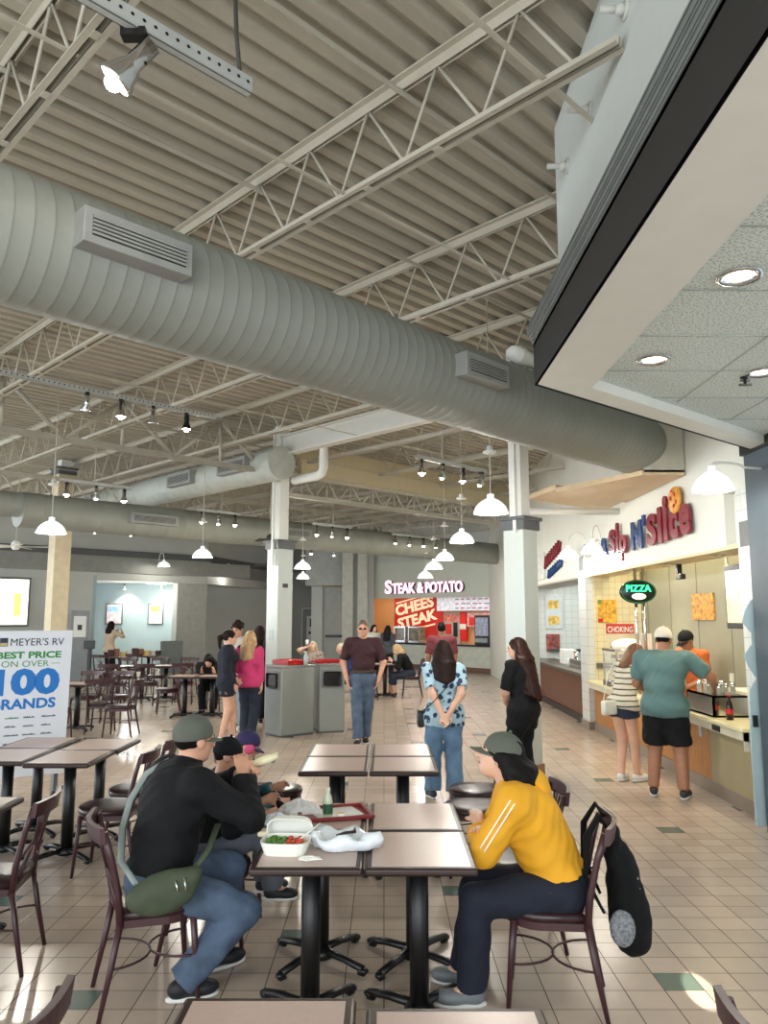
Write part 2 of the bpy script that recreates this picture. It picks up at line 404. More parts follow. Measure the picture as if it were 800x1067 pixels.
# lounge room interior
n_ = (-S2, S2)
def off(p, d): return (p[0] + n_[0] * d, p[1] + n_[1] * d)
wallseg('wall_lounge_left', (-11.3, 27.6), WL1, 0, 3.1, .1, WALLB)
wallseg('wall_lounge_back', (-11.4, 27.6), (-6.6, 27.6), 0, 3.1, .1, WALLB)
wallseg('wall_lounge_right', (-6.85, 25.95), (-6.75, 27.6), 0, 3.1, .1, WALLB)
T_l = Matrix.Translation((WL1[0], WL1[1], 0)) @ Matrix.Rotation(pi / 4, 4, 'Z')
struct(MB().prism([(-11.3, 27.6), (-9.1, 23.9), (-6.7, 26.2), (-6.7, 27.6)], 3.0, 3.08).build('ceiling_lounge', WALLW))
# second recess to the right of the lounge
wallseg('wall_recess', (-7.6, 29.6), (-3.9, 33), 0, 5.2, .2, WALLG)
wallseg('wall_recess_header', (-6.1, 26.6), (-4.6, 32.6), 2.95, 5.2, .2, WALLG)
o, T, L = wallseg('trim_11', (-6.1, 26.6), (-4.6, 32.6), 3.70, 3.9, -.14, CHARC)
wallseg('trim_12', (-6.1, 26.6), (-4.6, 32.6), 3.25, 3.68, -.06, M('cornice_band', '#8b8e89'))
struct(MB().box(-3.95, -2.4, 33, 33.2, 0, 5.2).box(-4.2, -2.4, 32.96, 33, 3.2, 3.6).build('wall_back', WALLD))
struct(MB().box(-4.6, -3.0, 32.6, 33, 3.7, 3.9).build('trim_13', CHARC))
struct(MB().box(-2.45, -1.2, 30.5, 30.7, 0, 3.0).box(-3.0, -.2, 29.4, 29.7, 3.0, 5.2).build('wall_back_panel', M('pale_wall', '#a9ada8', .6)))
struct(MB().box(-2.3, -1.3, 30.44, 30.5, 1.02, 1.12).build('trim_14', BLACK))
struct(MB().box(-1.55, -1.15, 28.6, 29, 0, 5.2).box(-.98, -.62, 28.6, 29, 0, 5.2).build('wall_pilaster_back', M('pilaster_paint', '#bdbfb2', .6)))
struct(MB().box(-1.2, -.95, 29.0, 29.1, 0, 5.2).box(-2.85, -2.42, 30.35, 30.45, 0, 5.2).box(-.62, -.38, 29.0, 29.3, 0, 5.2).build('wall_pilaster_grey', WALLG))
dr = MB().box(-3.45, -2.72, 32.9, 33, 0, 2.15, .01).build('door_1', M('grey_door', '#757a78', .5)); struct(dr)
MB().box(-3.28, -2.9, 32.885, 32.9, .7, 1.85).build('poster', M('poster_white', '#cfd3d0'), dr)
MB().box(-3.15, -3.0, 32.88, 32.886, 1.4, 1.75).box(-3.2, -2.95, 32.88, 32.886, 1.1, 1.2).build('poster_mark', BLACK, dr)
MB().box(-3.5, -3.45, 32.88, 33, 0, 2.2).box(-2.72, -2.67, 32.88, 33, 0, 2.2).box(-3.5, -2.67, 32.88, 33, 2.15, 2.2).build('door_frame', WALLG, dr)
# rear wall closing
struct(MB().box(-18, 9, 37.8, 38, 0, 5.2).build('wall_far', WALLG))

# ================================================================== STEAK & POTATO shop (local frame: s along the front, d inwards)
TS = Matrix.Translation((-.44, 29.24, 0)) @ Matrix.Rotation(-pi / 4, 4, 'Z')
SW = 6.05
CREAM = M('pale_green_wall', '#c3c9bb', .6, var=.02)
struct(MB(TS).box(0, SW, 0, .2, 2.5, 3.75).box(-.1, SW, -.06, .25, 3.75, 3.82).build('wall_steak_header', CREAM))
struct(MB(TS).box(0, SW, 0, .15, 0, .85).build('wall_steak_counter', M('counter_front', '#c9ccbf', .5)))
struct(MB(TS).box(0, SW, -.02, 0, 0, .16).build('baseboard_steak', M('kick_brown', '#6d4f40', .4)))
struct(MB(TS).box(-3.1, SW + 2, 3.0, 3.1, 0, 2.8).box(-3.1, -3, 0, 3.0, 0, 3.7).build('wall_steak_back', M('warm_shop_wall', '#d9a676', .5, var=.03)))
struct(MB(TS).box(-3, SW + 1, .2, 3.0, 2.72, 2.8).build('ceiling_steak', WALLW))
struct(MB(TS).box(0, SW, .0, .2, 3.82, 5.2).build('wall_steak_upper', WALLG))
o = tag(MB(TS).box(0, SW, -.1, .5, .85, .9, .005).build('countertop', BLACK), 'black countertop along the front of the steak and potato shop', 'countertop')
t = thing('shop_sign', 'pink and white lit STEAK & POTATO letter sign on the far fascia', 'sign')
PK = M('pink_lit_letters', '#ffc4dc', .4, emit=1.6, var=0); DKP = M('letter_return', '#3c1a28', .5)
T = frame(TS @ Vector((.78, -.03, 2.62)), TS.to_3x3() @ Vector((1, 0, 0)), (0, 0, 1))
for s_, x_, w_, h_ in (('S', 0, .35, .50), ('TEAK', .38, 1.14, .38), ('&', 1.61, .31, .38), ('POTATO', 2.01, 1.69, .38)):
    text(s_, DKP, t, T @ Matrix.Translation((x_ + .02, .03, 0)), w_, h_, .06, .035)
    text(s_, PK, t, T @ Matrix.Translation((x_, .04, .06)), w_, h_, .03, .03)
t = thing('wall_mural', 'red wall mural reading CHEES STEAK in slanted letters', 'mural')
TM = frame(TS @ Vector((-1.72, 2.98, .85)), TS.to_3x3() @ Vector((1, 0, 0)), (0, 0, 1))
MB(TM).box(0, 2.7, 0, 1.85, 0, .015).build('panel', M('mural_red', '#c9281c', .4, var=.15, vs=2), t)
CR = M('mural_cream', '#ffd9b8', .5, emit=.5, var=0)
Rm = Matrix.Rotation(radians(11), 4, 'Z')
text('CHEES', CR, t, TM @ Matrix.Translation((.12, .98, .02)) @ Rm, 2.15, .46, .01, .04)
text('STEAK', CR, t, TM @ Matrix.Translation((.25, .46, .02)) @ Rm, 2.2, .44, .01, .04)
MB(TM @ Matrix.Translation((.1, 1.5, .02)) @ Rm).box(0, 1.9, 0, .05, 0, .01).build('stripe', CR, t)
MB(TM @ Matrix.Translation((1.2, .45, .02)) @ Rm).box(0, 1.1, 0, .06, 0, .01).build('stripe', CR, t)
def steakbox(name, label, cat, s0, s1, d0, d1, z0, z1, mat, emit=0):
    return tag(MB(TS).box(s0, s1, d0, d1, z0, z1, .008).build(name, mat), label, cat)
MENU = M('menu_light', '#c5c9d6', .4, emit=.2, var=.25, vs=9)
t = thing('menu_board', 'long lit white menu board under the sign of the far steak shop', 'menu board')
MB(TS).box(.95, 4.6, 2.6, 2.68, 2.05, 2.66, .01).build('panel', MENU, t)
for q in range(9):
    for r in range(3): MB(TS).box(1.9 + q * .28, 2.06 + q * .28 + .08 * ((q * r) % 2), 2.59, 2.6, 2.13 + r * .17, 2.17 + r * .17).build('menu_line', [M('menu_ink', '#6b6f86'), M('menu_red', '#b04a55')][(q + r) % 2], t)
t = thing('shop_door', 'grey kitchen door with small dark window behind the far counter', 'door')
MB(TS).box(1.05, 1.85, 2.9, 3.0, 0, 1.98, .01).build('door_leaf', M('grey_metal_door', '#b0aea5', .4), t)
MB(TS).box(1.55, 1.75, 2.88, 2.9, 1.05, 1.6, .02).build('door_window', BLACK, t)
MB(TS).box(1.1, 1.78, 2.88, 2.9, 1.62, 1.92).build('posters', M('red_white_poster', '#dd7e6e', var=.5, vs=12), t)
MB(TS).box(1.15, 1.45, 2.88, 2.9, 1.15, 1.55).build('posters', M('red_poster', '#d02a26'), t)
t = thing('wall_poster', 'tall red and white striped post banner right of the kitchen door', 'banner')
MB(TS).box(1.95, 2.25, 2.8, 2.9, .9, 2.0).build('panel', M('banner_red', '#d8231f', .4), t)
MB(TS).box(1.95, 2.25, 2.79, 2.8, 1.35, 1.55).build('white_band', WHITE, t)
t = thing('poster', 'red and white menu posters between banner and drink fridge', 'poster')
MB(TS).box(2.3, 4.0, 2.8, 2.86, 1.45, 2.0).build('panel', M('poster_pink', '#eba39b', var=.5, vs=8), t)
MB(TS).box(2.4, 2.9, 2.79, 2.8, 1.5, 1.8).build('panel', M('red_poster'), t)
def dispenser(s0, wd, dep, hgt, label):
    t = thing('drink_dispenser', label, 'drink machine')
    MB(TS).box(s0, s0 + wd, .15, .15 + dep, .9, .9 + hgt, .015).build('body', M('dark_machine', '#3a3034', .35), t)
    MB(TS).box(s0 + .05, s0 + wd - .05, .135, .15, 1.2, .9 + hgt - .08).build('screen', M('machine_picture', '#8c8f9f', .3, emit=.4, var=.6, vs=14), t)
    MB(TS).box(s0 + .05, s0 + wd - .05, .1, .15, .98, 1.12).build('drip_tray', CHROME, t)
dispenser(4.75, .62, .6, .98, 'tall dark drink dispenser with picture front on the far black counter')
t = thing('drink_dispenser', 'silver and red drink machine with round red logo beside the tall one', 'drink machine')
MB(TS).box(5.42, 5.75, .15, .75, .9, 1.8, .015).build('body', M('silver_red', '#a38f92', .3), t)
MB(TS).box(5.75, 6.0, .15, .75, .9, 1.85, .015).build('side_body', M('deep_red', '#6b1a20', .3), t)
MB(TS @ Matrix.Translation((5.58, .145, 1.55)) @ Matrix.Rotation(pi / 2, 4, 'X')).lathe([(.0, 0), (.14, 0), (.14, .02), (0, .02)], 20).build('round_logo', RED, t)
for q, (s_, lab) in enumerate([(1.05, 'glass fronted food warmer at the left end of the far counter'), (1.75, 'second glass fronted food warmer on the far counter')]):
    t = thing('food_warmer', lab, 'food warmer')
    MB(TS).box(s_, s_ + .55, .1, .45, .9, .98, .005).box(s_, s_ + .55, .1, .45, 1.42, 1.48, .005).box(s_, s_ + .03, .1, .13, .95, 1.45).box(s_ + .52, s_ + .55, .1, .13, .95, 1.45).build('frame', CHROME, t)
    MB(TS).box(s_ + .02, s_ + .53, .16, .44, .98, 1.42).build('glass_box', M('warm_glass', '#8d7f6a', .1, var=.4, vs=12), t)
for q in range(9):
    tag(MB(TS @ Matrix.Translation((.55 + q * .16 + (2.0 if q > 2 else 0), .2 + .05 * (q % 2), .9))).lathe([(.0, 0), (.04, 0), (.035, .1), (.02, .14), (.02, .19), (0, .19)], 10).build('sauce_bottle', [RED, M('green_bottle', '#2f6b3a'), WHITE][q % 3]), 'small bottle among the cluster standing on the far black counter', 'bottle', 'bottles on the far counter')

# ================================================================== SHOP 1 (Sip N' Slice) fittings
t = thing('shop_sign', "Sip N' Slice letter sign in red and blue topped by a pizza disc", 'sign')
RL = M('red_letters', '#7d0f28', .25); BLU = M('blue_letters', '#183c74', .25)
def wl_text(s_, y, z, w_, h_, mat, rot=0, parent=None, bold=.045, xx=3.36):
    T = frame((xx, y, z), (0, -1, 0), (0, 0, 1)) @ Matrix.Rotation(rot, 4, 'Z')
    return text(s_, mat, parent, T, w_, h_, .03, bold)
for s_, y, z, w_, h_, mt_ in (('a', 11.75, 2.76, .24, .27, BLU), ('S', 11.35, 2.75, .30, .36, RL), ('i', 11.0, 2.74, .11, .44, RL), ('p', 10.84, 2.62, .30, .36, RL),
                       ('N', 10.32, 2.72, .42, .38, BLU), ("'", 9.86, 3.0, .09, .14, BLU), ('S', 9.70, 2.72, .34, .40, RL), ('l', 9.30, 2.72, .13, .44, RL),
                       ('i', 9.11, 2.73, .13, .54, RL), ('c', 8.92, 2.73, .26, .34, RL), ('e', 8.62, 2.74, .30, .36, RL)):
    wl_text(s_, y, z, w_, h_, mt_, parent=t)
b = MB(frame((3.36, 8.72, 3.17), (0, -1, 0), (0, 0, 1))).lathe([(0, 0), (.15, 0), (.16, .02), (.15, .04), (0, .04)], 24)
pz = b.build('pizza_disc', M('pizza_crust', '#d99a3d', .5, var=.15, vs=20), t)
b = MB(frame((3.315, 8.72, 3.17), (0, -1, 0), (0, 0, 1)))
for a_, c_ in ((.05, .06), (-.07, .03), (.02, -.07), (.09, -.03), (-.03, .1)): b.lathe([(0, 0), (.025, 0), (.025, .006), (0, .006)], 10, (a_, c_, 0))
b.build('toppings', RED, pz)
t = thing('shop_sign', 'small red and blue slanted sign on the second shop fascia', 'sign')
b = MB()
rr = random.Random(3)
for q in range(7):
    y = 16.0 - q * .2; z = 2.83 + q * .035
    b.tube([(3.37, y + .08, z), (3.37, y - .02, z + .24), (3.37, y - .08, z + .05), (3.37, y - .16, z + .22)], .032, 6)
b.build('upper_script', RL, t); b = MB()
for q in range(6):
    y = 15.7 - q * .2; z = 2.62 + q * .03
    b.tube([(3.37, y + .08, z), (3.37, y, z + .15), (3.37, y - .07, z + .02), (3.37, y - .14, z + .13)], .03, 6)
b.build('lower_script', BLU, t)
MB().box(3.37, 3.395, 16.15, 16.9, 2.62, 3.2, .01).build('picture_panel', M('pale_picture', '#cdd0cc', var=.2, vs=10), t)

def downlight(x, y, z, r, label, group, power, col=(1, .95, .85), ring=None):
    t = thing('downlight', label, 'downlight', (x, y, z), 0, group)
    MB().lathe([(r * 1.35, 0), (r * 1.3, -.008), (r, -.006), (r * .96, .0), (r * .8, .03)], 24).build('trim_ring', ring or CHROME, t)
    MB().lathe([(0, .005), (r * .9, .005)], 24).build('lens', M('downlight_lens', '#fff8ee', .4, emit=6, var=0), t)
    if power:
        l = bpy.data.lights.new('downlight_lamp', 'SPOT'); l.energy = power; l.spot_size = radians(130); l.spot_blend = .8; l.shadow_soft_size = r; l.color = col
        o = bpy.data.objects.new('downlight_lamp', l); COL.objects.link(o); o.parent = t; o.location = (0, 0, -.02)
    return t
for y, lab in ((8.25, 'recessed downlight in the shop soffit nearest the tiled pier'), (9.7, 'middle recessed downlight under the pizza shop soffit'), (11.2, 'recessed downlight above the PIZZA sign')):
    downlight(3.6, y, 2.495, .07, lab, None, 60, (1, .86, .62))
for y, lab in ((14.1, 'nearest of the three downlights under the second shop soffit'), (15.2, 'middle downlight under the second shop soffit'), (16.3, 'farthest downlight under the second shop soffit')):
    downlight(3.8, y, 2.495, .07, lab, None, 35, (.95, 1, .95))
for x, y, lab in ((1.63, 3.35, 'large round downlight nearest the camera in the dropped ceiling'), (1.64, 4.51, 'round downlight near the corner of the dropped ceiling'), (2.42, 4.75, 'small round downlight at the right edge of the dropped ceiling')):
    downlight(x, y, zs + .065, .075, lab, None, 14)
l = bpy.data.lights.new('shop_area_light', 'AREA'); l.shape = 'RECTANGLE'; l.size = .5; l.size_y = 5; l.energy = 55; l.color = (1, .88, .62)  # unseen area light for the pizza shop interior, no fixture modelled
o = bpy.data.objects.new('shop_area_light', l); COL.objects.link(o); o.location = (4.05, 10.0, 2.95)
l = bpy.data.lights.new('shop_area_light', 'AREA'); l.shape = 'RECTANGLE'; l.size = .8; l.size_y = 4; l.energy = 50; l.color = (.95, 1, .97)  # unseen area light for the second shop interior, no fixture modelled
o = bpy.data.objects.new('shop_area_light', l); COL.objects.link(o); o.location = (4.6, 16, 2.95)
l = bpy.data.lights.new('steak_area_light', 'AREA'); l.shape = 'RECTANGLE'; l.size = 5; l.size_y = 1.5; l.energy = 70; l.color = (1, .9, .78)  # unseen area light over the steak shop interior, no fixture modelled
o = bpy.data.objects.new('steak_area_light', l); COL.objects.link(o); o.location = TS @ Vector((2.7, 1.5, 2.66)); o.rotation_euler = (0, 0, -pi / 4)
l = bpy.data.lights.new('warm_fill_light', 'POINT'); l.energy = 28; l.color = (1, .82, .6); l.shadow_soft_size = .15  # unseen warm point light added to brighten the left of the back wall
o = bpy.data.objects.new('warm_fill_light', l); COL.objects.link(o); o.location = TS @ Vector((-2.0, 1.6, 2.4))
sp = MB().lathe([(.0, 0), (.03, 0), (.03, -.01), (.01, -.015), (.01, -.05), (.0, -.05)], 12).box(-.04, .04, -.006, .006, -.06, -.045).box(-.03, .03, -.006, .006, -.03, -.022)
o = sp.build('sprinkler_head', BLACK); o.location = (2.36, 4.86, zs + .07); tag(o, 'small black sprinkler head in the dropped ceiling', 'sprinkler')

# counter
t = thing('serving_counter', 'long pizza shop serving counter with oak front and cream top', 'counter')
MB().box(3.46, 3.75, 8.35, 12.9, .14, .72).build('front_panel', WOOD, t)
MB().box(3.44, 3.75, 7.4, 8.35, .14, .72).build('end_panel', M('olive_beige_panel', '#9d9370', .5, var=.03), t)
MB().box(3.44, 3.75, 7.4, 12.9, 0, .14).build('kick_tiles', M('kick_tile'), t)
MB().box(3.33, 3.8, 7.37, 12.9, .77, .81, .008).build('counter_top', M('cream_laminate', '#e6dcae', .3, var=.03), t)
MB().box(3.36, 3.40, 7.37, 12.9, .69, .77).box(3.36, 3.75, 7.37, 7.40, .6, .77).build('apron', M('apron_white', '#cfcab5', .4), t)
MB().box(3.352, 3.36, 7.9, 8.08, .70, .755).build('outlet', BLACK, t)
MB().cbox((3.38, 8.42, .68), (.03, .06, .2)).build('bracket', CHROME, t)
o = tag(MB().box(4.0, 4.29, 7.02, 9.2, 0, 1.02, .01).build('back_counter', M('back_counter_white', '#d9d6c4', .4)), 'white low counter unit against the olive wall of the pizza shop', 'counter')
b = MB().box(3.5, 3.95, 13.2, 18.6, .12, .80); t = thing('serving_counter', 'brown fronted counter of the second shop behind the tiled pier', 'counter')
b.build('front_panel', BWOOD, t)
MB().box(3.47, 3.95, 13.2, 18.6, 0, .12).build('kick_board', M('dark_kick', '#2a211d'), t)
MB().box(3.42, 4.05, 13.2, 18.6, .80, .86, .008).build('counter_top', M('dark_top', '#4c4740', .35), t)
o = tag(MB().box(3.7, 4.0, 14.1, 15.6, .86, 1.02, .01).build('serving_rail', CHROME), 'dark steel rail unit on the second shop counter', 'rail')
for y, lab in ((16.2, 'white boxed napkin holder on the second shop counter'),): tag(MB().box(3.75, 4.0, y, y + .45, .86, 1.16, .01).build('napkin_box', WHITE), lab, 'box')
for q in range(5): tag(MB(Matrix.Translation((3.75 + .05 * (q % 2), 15.75 - q * .28, 1.02 if q > 0 else .86))).lathe([(0, 0), (.035, 0), (.045, .14), (0, .14)], 12).build('cup_stack', [WHITE, M('cup_pink', '#c98d80'), CHROME][q % 3]), 'small cup stack among the items on the second shop counter', 'cup', 'cups on the second shop counter')
# pictures on tile walls
def picture(name, label, x0, x1, y, z0, z1, fr, pic, extra=None):
    t = thing(name, label, 'poster')
    MB().box(x0, x1, y - .015, y, z0, z1, .003).build('panel', fr, t)
    m_ = (x1 - x0) * .06
    for (a, b_, c, d, mt_) in pic: MB().box(x0 + a * (x1 - x0), x0 + b_ * (x1 - x0), y - .019, y - .015, z0 + c * (z1 - z0), z0 + d * (z1 - z0)).build('picture', mt_, t)
    return t
food = M('food_picture', '#d98a3a', .4, var=.6, vs=22); food2 = M('dark_food_picture', '#8d4a42', .4, var=.7, vs=14); yel = M('sandwich_picture', '#d9b25a', .4, var=.5, vs=14)
picture('food_poster', 'pale framed poster with two sandwich pictures in the second shop', 3.9, 4.32, 18.7, 1.55, 2.35, M('poster_grey', '#c8cfd0'), [(.15, .75, .6, .85, yel), (.15, .75, .12, .38, yel)])
picture('food_poster', 'dark meat picture below the framed sandwich poster', 3.9, 4.22, 18.7, 1.0, 1.42, food2, [])
tag(MB().box(3.95, 5.05, 18.6, 18.72, 1.0, 1.07).build('wall_rail', M('green_rail', '#3b4a44')), 'dark green rail along the tiled wall of the second shop', 'rail')
picture('food_poster', 'french fries picture on cream tiles behind the pizza counter', 3.57, 3.88, 12.94, 1.74, 2.12, M('fries', '#e0a23c', .4, var=.5, vs=16), [(0, .25, .02, .18, RED), (.0, .2, .8, 1, M('leaf_green', '#6f8f3a'))])
t = thing('safety_sign', 'red CHOKING sign on the cream tile wall', 'sign')
MB().box(3.70, 4.16, 12.93, 12.945, 1.56, 1.72).build('panel', M('choking_red', '#c8332b'), t)
text('CHOKING', WHITE, t, frame((3.72, 12.928, 1.58), (1, 0, 0), (0, 0, 1)), .42, .1, .004, .02)
MB().box(3.70, 4.16, 12.934, 12.945, 1.12, 1.56).build('lower_panel', M('choking_white', '#d9cfae', var=.05), t)
b = MB(); 
for q in range(3): b.box(3.76 + q * .13, 3.82 + q * .13, 12.925, 12.934, 1.3, 1.4); b.box(3.76 + q * .13, 3.84 + q * .13, 12.925, 12.934, 1.16, 1.22)
b.build('pictograms', M('sign_ink', '#5c5648'), t)
tag(MB().box(3.52, 3.9, 12.90, 12.95, 1.0, 1.08).build('wall_rail', M('steel_grey', '#5d5a50')), 'short grey rail on the cream tile wall', 'rail')
t = thing('food_poster', 'pizza close-up picture hung on the olive back wall', 'poster')
MB(Matrix.Translation((4.275, 10.4, 0))).box(0, .02, -.35, .35, 1.80, 2.15).build('panel', M('pizza_picture', '#d98f35', .4, var=.7, vs=18), t)
tag(MB().box(4.27, 4.30, 9.6, 9.68, 1.05, 1.15).build('wall_outlet', WHITE), 'small white outlet on the olive wall of the pizza shop', 'outlet')
t = thing('menu_screen', 'black framed lit menu screen at the right end of the pizza shop', 'screen')
MB().box(3.62, 3.70, 7.45, 8.2, 1.72, 2.38, .01).build('frame', BLACK, t)
MB().box(3.61, 3.62, 7.5, 8.15, 1.78, 2.32).build('screen', M('menu_screen_picture', '#e3c9a8', .3, emit=.35, var=.45, vs=5), t)
t = thing('ceiling_camera', 'small black camera hanging under the pizza shop soffit', 'camera')
MB().box(-.03, .03, -.03, .03, -.16, 0, .005).build('mount', BLACK, t); MB().cbox((0, -.05, -.16), (.07, .16, .07), 0, .01).build('body', BLACK, t); t.location = (3.72, 9.7, 2.5)
for y, lab in ((8.9, 'thin loose cable hanging under the soffit, left one'), (8.25, 'curled loose cable hanging by the menu screen')):
    tag(MB().tube([(3.95, y, 3.0), (3.95, y, 2.6), (3.95, y - .03, 2.45), (3.97, y - .1, 2.36), (3.95, y - .17, 2.38)], .009, 6).build('loose_cable', WHITE), lab, 'cable')
# pizza neon
t = thing('neon_sign', 'oval PIZZA sign with green letters on a chrome pole', 'neon sign', (3.47, 10.55, 2.18))
b = MB(); b.lathe([(0, .03), (.15, .03), (.162, .02), (.165, -.02), (.15, -.03), (0, -.03)], 36, R=Matrix.Rotation(pi / 2, 3, 'X'))
for v in b.bm.verts: v.co.x *= 1.52
bd = b.build('oval_board', M('dark_green_board', '#0e1f18', .3), t)
b = MB(); b.tube([(.235 * cos(a * pi / 18), -.034, .150 * sin(a * pi / 18)) for a in range(36)], .008, 6, True); b.build('rim', M('rim_green', '#1c5a3c', .3, emit=.4, var=0), bd)
text('PIZZA', M('neon_green', '#2fe38c', .4, emit=3, var=0), t, frame((-.17, -.032, .0), (1, 0, 0), (0, 0, 1)), .34, .09, .01, .02)
b = MB(); b.ball((0, -.04, -.065), (.1, .012, .045)); b.build('pizza_drawing', M('neon_cream', '#f3ead0', .4, emit=1.0, var=.3, vs=30), bd)
t2 = thing('chrome_pole', 'pair of chrome poles holding the oval PIZZA sign', 'pole')
for q in (-.04, .07): MB().tube([(3.5 + q, 10.62, .81), (3.5 + q, 10.62, 2.5)], .022, 10).build('pole', CHROME, t2)
# counter-top items
t = thing('pizza_display_case', 'glass and steel pizza warmer case on the pizza counter', 'display case', (3.60, 11.6, .81))
f_ = MB().box(-.26, .26, -.35, .35, 0, .08, .005).box(-.26, .26, -.35, .35, .52, .56, .005)
for sx in (-.24, .24):
    for sy in (-.33, .33): f_.cbox((sx, sy, .3), (.02, .02, .46))
f_.box(-.25, .25, -.34, .34, .29, .30); f_.build('frame', CHROME, t)
GL = M('clear_glass', '#dfe8e6', .05, var=0, alpha=.25)
MB().box(-.255, -.25, -.33, .33, .08, .52).box(-.24, .24, -.345, -.34, .08, .52).build('glass', GL, t)
MB().lathe([(0, 0), (.17, 0), (.18, .015), (0, .02)], 20, (0, 0, .31)).lathe([(0, 0), (.17, 0), (.18, .015), (0, .02)], 20, (0, 0, .1)).build('pizza', M('pizza_crust'), t)
tag(MB(Matrix.Translation((3.60, 11.5, 1.372))).ball((0, 0, .05), (.24, .3, .1)).build('plastic_bag', M('white_plastic', '#e9e4d4', .4, var=.05)), 'crumpled pale plastic bag on top of the pizza display case', 'bag')
t = thing('red_tray_stack', 'bright red plastic tub standing behind the man in the teal shirt', 'tub', (3.60, 10.3, .81))
MB().box(-.2, .2, -.25, .25, .30, .42, .03).build('tub', M('bright_red', '#e02020', .35), t); MB().box(-.15, .15, -.2, .2, 0, .3).build('stand', CHROME, t)
for k_, (yy, xx, mt_, lab) in enumerate([(10.75, 3.62, WHITE, 'tall white menu card standing on the pizza counter'), (10.15, 3.62, M('pink_card', '#d9a890'), 'tall pinkish menu card leaning beside the white one')]):
    o = MB().box(-.08, .08, -.01, .01, .35, .80).box(-.01, .01, -.008, .008, .01, .36).box(-.06, .06, -.05, .05, 0, .01).build('menu_card', mt_); o.location = (xx, yy, .81); o.rotation_euler = (0, radians(0), .1)
    tag(o, lab, 'menu card')
t = thing('condiment_stand', 'steel condiment stand with shaker compartments on the pizza counter', 'stand', (3.59, 8.5, .81))
MB().box(-.18, .18, -.35, .35, .0, .02).box(-.18, .18, -.35, .35, .2, .22).box(-.18, -.16, -.35, .35, 0, .22).box(-.18, .18, -.35, -.33, 0, .22).box(-.18, .18, .33, .35, 0, .22).build('frame', CHROME, t)
COLA = M('cola', '#2a0d0a', .2); GLS = M('shaker_glass', '#a9a99c', .15)
for q, (x, y, z, mt_, lab) in enumerate([(3.5, 7.98, .81, COLA, 'cola bottle with red label by the man in teal'), (3.55, 8.25, .81, GLS, 'glass shaker at the near end of the condiment stand')]):
    t = thing('drink_bottle' if q == 0 else 'shaker', lab, 'bottle', (x, y, z))
    MB().lathe([(0, 0), (.035, 0), (.036, .12), (.03, .16), (.014, .2), (.014, .23)], 14, caps=True).build('body', mt_, t)
    MB().lathe([(0, .23), (.017, .23), (.017, .25), (0, .25)], 12).build('cap', RED if q == 0 else CHROME, t)
    if q == 0: MB().lathe([(.0365, .06), (.0365, .11)], 14).build('label_band', RED, t)
for q in range(8):
    t = thing('shaker', 'small metal topped shaker in the cluster on the condiment stand', 'shaker', (3.50 + .11 * (q % 3), 8.2 + .085 * q, 1.03), 0, 'shakers on the condiment stand')
    MB().lathe([(0, 0), (.028, 0), (.028, .08)], 12).build('body', GLS, t); MB().lathe([(.03, .08), (.03, .1), (.015, .115), (0, .115)], 12).build('cap', CHROME, t)
# pale sheet panel at the pier
t = thing('acrylic_panel', 'pale blue wavy-edged panel leaning by the slate pilaster', 'panel')
pb = [(3.24, .04), (3.42, .04), (3.42, 2.0)] + [(3.34 - .10 * sin(k * .9) ** 2 - .02, 2.0 - k * .1) for k in range(0, 9)] + [(3.25, 1.05), (3.235, .6), (3.24, .2)]
R_ = Matrix(((1, 0, 0), (0, 0, -1), (0, 1, 0)))
MB(Matrix.Translation((0, 6.99, 0))).prism(pb, -.008, .008, R_).build('sheet', M('pale_blue_acrylic', '#a9bfc4', .25, var=.05, vs=3), t)
MB().box(3.26, 3.30, 6.96, 7.02, .88, .98).build('clip', BLACK, t)

# ================================================================== DUCTS
def ring_duct(name, label, p, q, r, vents=(), ribs=.3, cap=(True, True), dm=None):
    p, q = Vector(p), Vector(q); d = (q - p); L = d.length; e = d / L
    t = thing(name, label, 'duct', p, atan2(e.y, e.x))
    prof = []; x = 0
    R_ = Matrix.Rotation(pi / 2, 3, 'Y')
    b = MB(); n = int(L / ribs)
    for k in range(n + 1):
        a = k * ribs; prof += [(r, a), (r, a + ribs - .022), (r + .0025, a + ribs - .016), (r + .0025, a + ribs - .008), (r, a + ribs - .003)]
    prof = [(rr_, min(a, L)) for rr_, a in prof]
    b.lathe(prof, 40, R=R_)
    if cap[0]: b.lathe([(0, 0), (r, 0)], 40, R=R_)
    if cap[1]: b.lathe([(0, L), (r, L)], 40, R=R_)
    b.build('duct_body', dm or DUCT, t)
    for (a, side, wd, hh, zc) in vents:   # a along, side: -1 toward right hand of e
        v = MB(); y0 = side * sqrt(max(0, r * r - zc * zc)) * .8; y1 = side * (r + .11)
        lo, hi = min(y0, y1), max(y0, y1)
        v.box(a - wd / 2, a + wd / 2, lo, hi, zc - hh / 2, zc + hh / 2, .006)
        vo = v.build('vent_box', GREYB, t)
        g = MB(); yy = y1 + side * .003
        g.box(a - wd * .43, a + wd * .43, min(y1, yy), max(y1, yy), zc - hh * .28, zc + hh * .28); g.build('grille_back', BLACK, vo)
        g = MB(); y2 = y1 + side * .012
        for k in range(5):
            z_ = zc - hh * .22 + k * hh * .11; g.box(a - wd * .43, a + wd * .43, min(yy, y2), max(yy, y2), z_ - .006, z_ + .006)
        g.build('louvre', GREYB, vo)
    return t
ring_duct('round_duct', 'very large grey spiral duct crossing the whole hall close overhead', (-4.3, 1.49, 3.82), (2.95, 8.74, 3.82), .348,
          [(3.80, -1, .62, .19, .0), (6.82, -1, .56, .19, .0)], .10, (False, True))
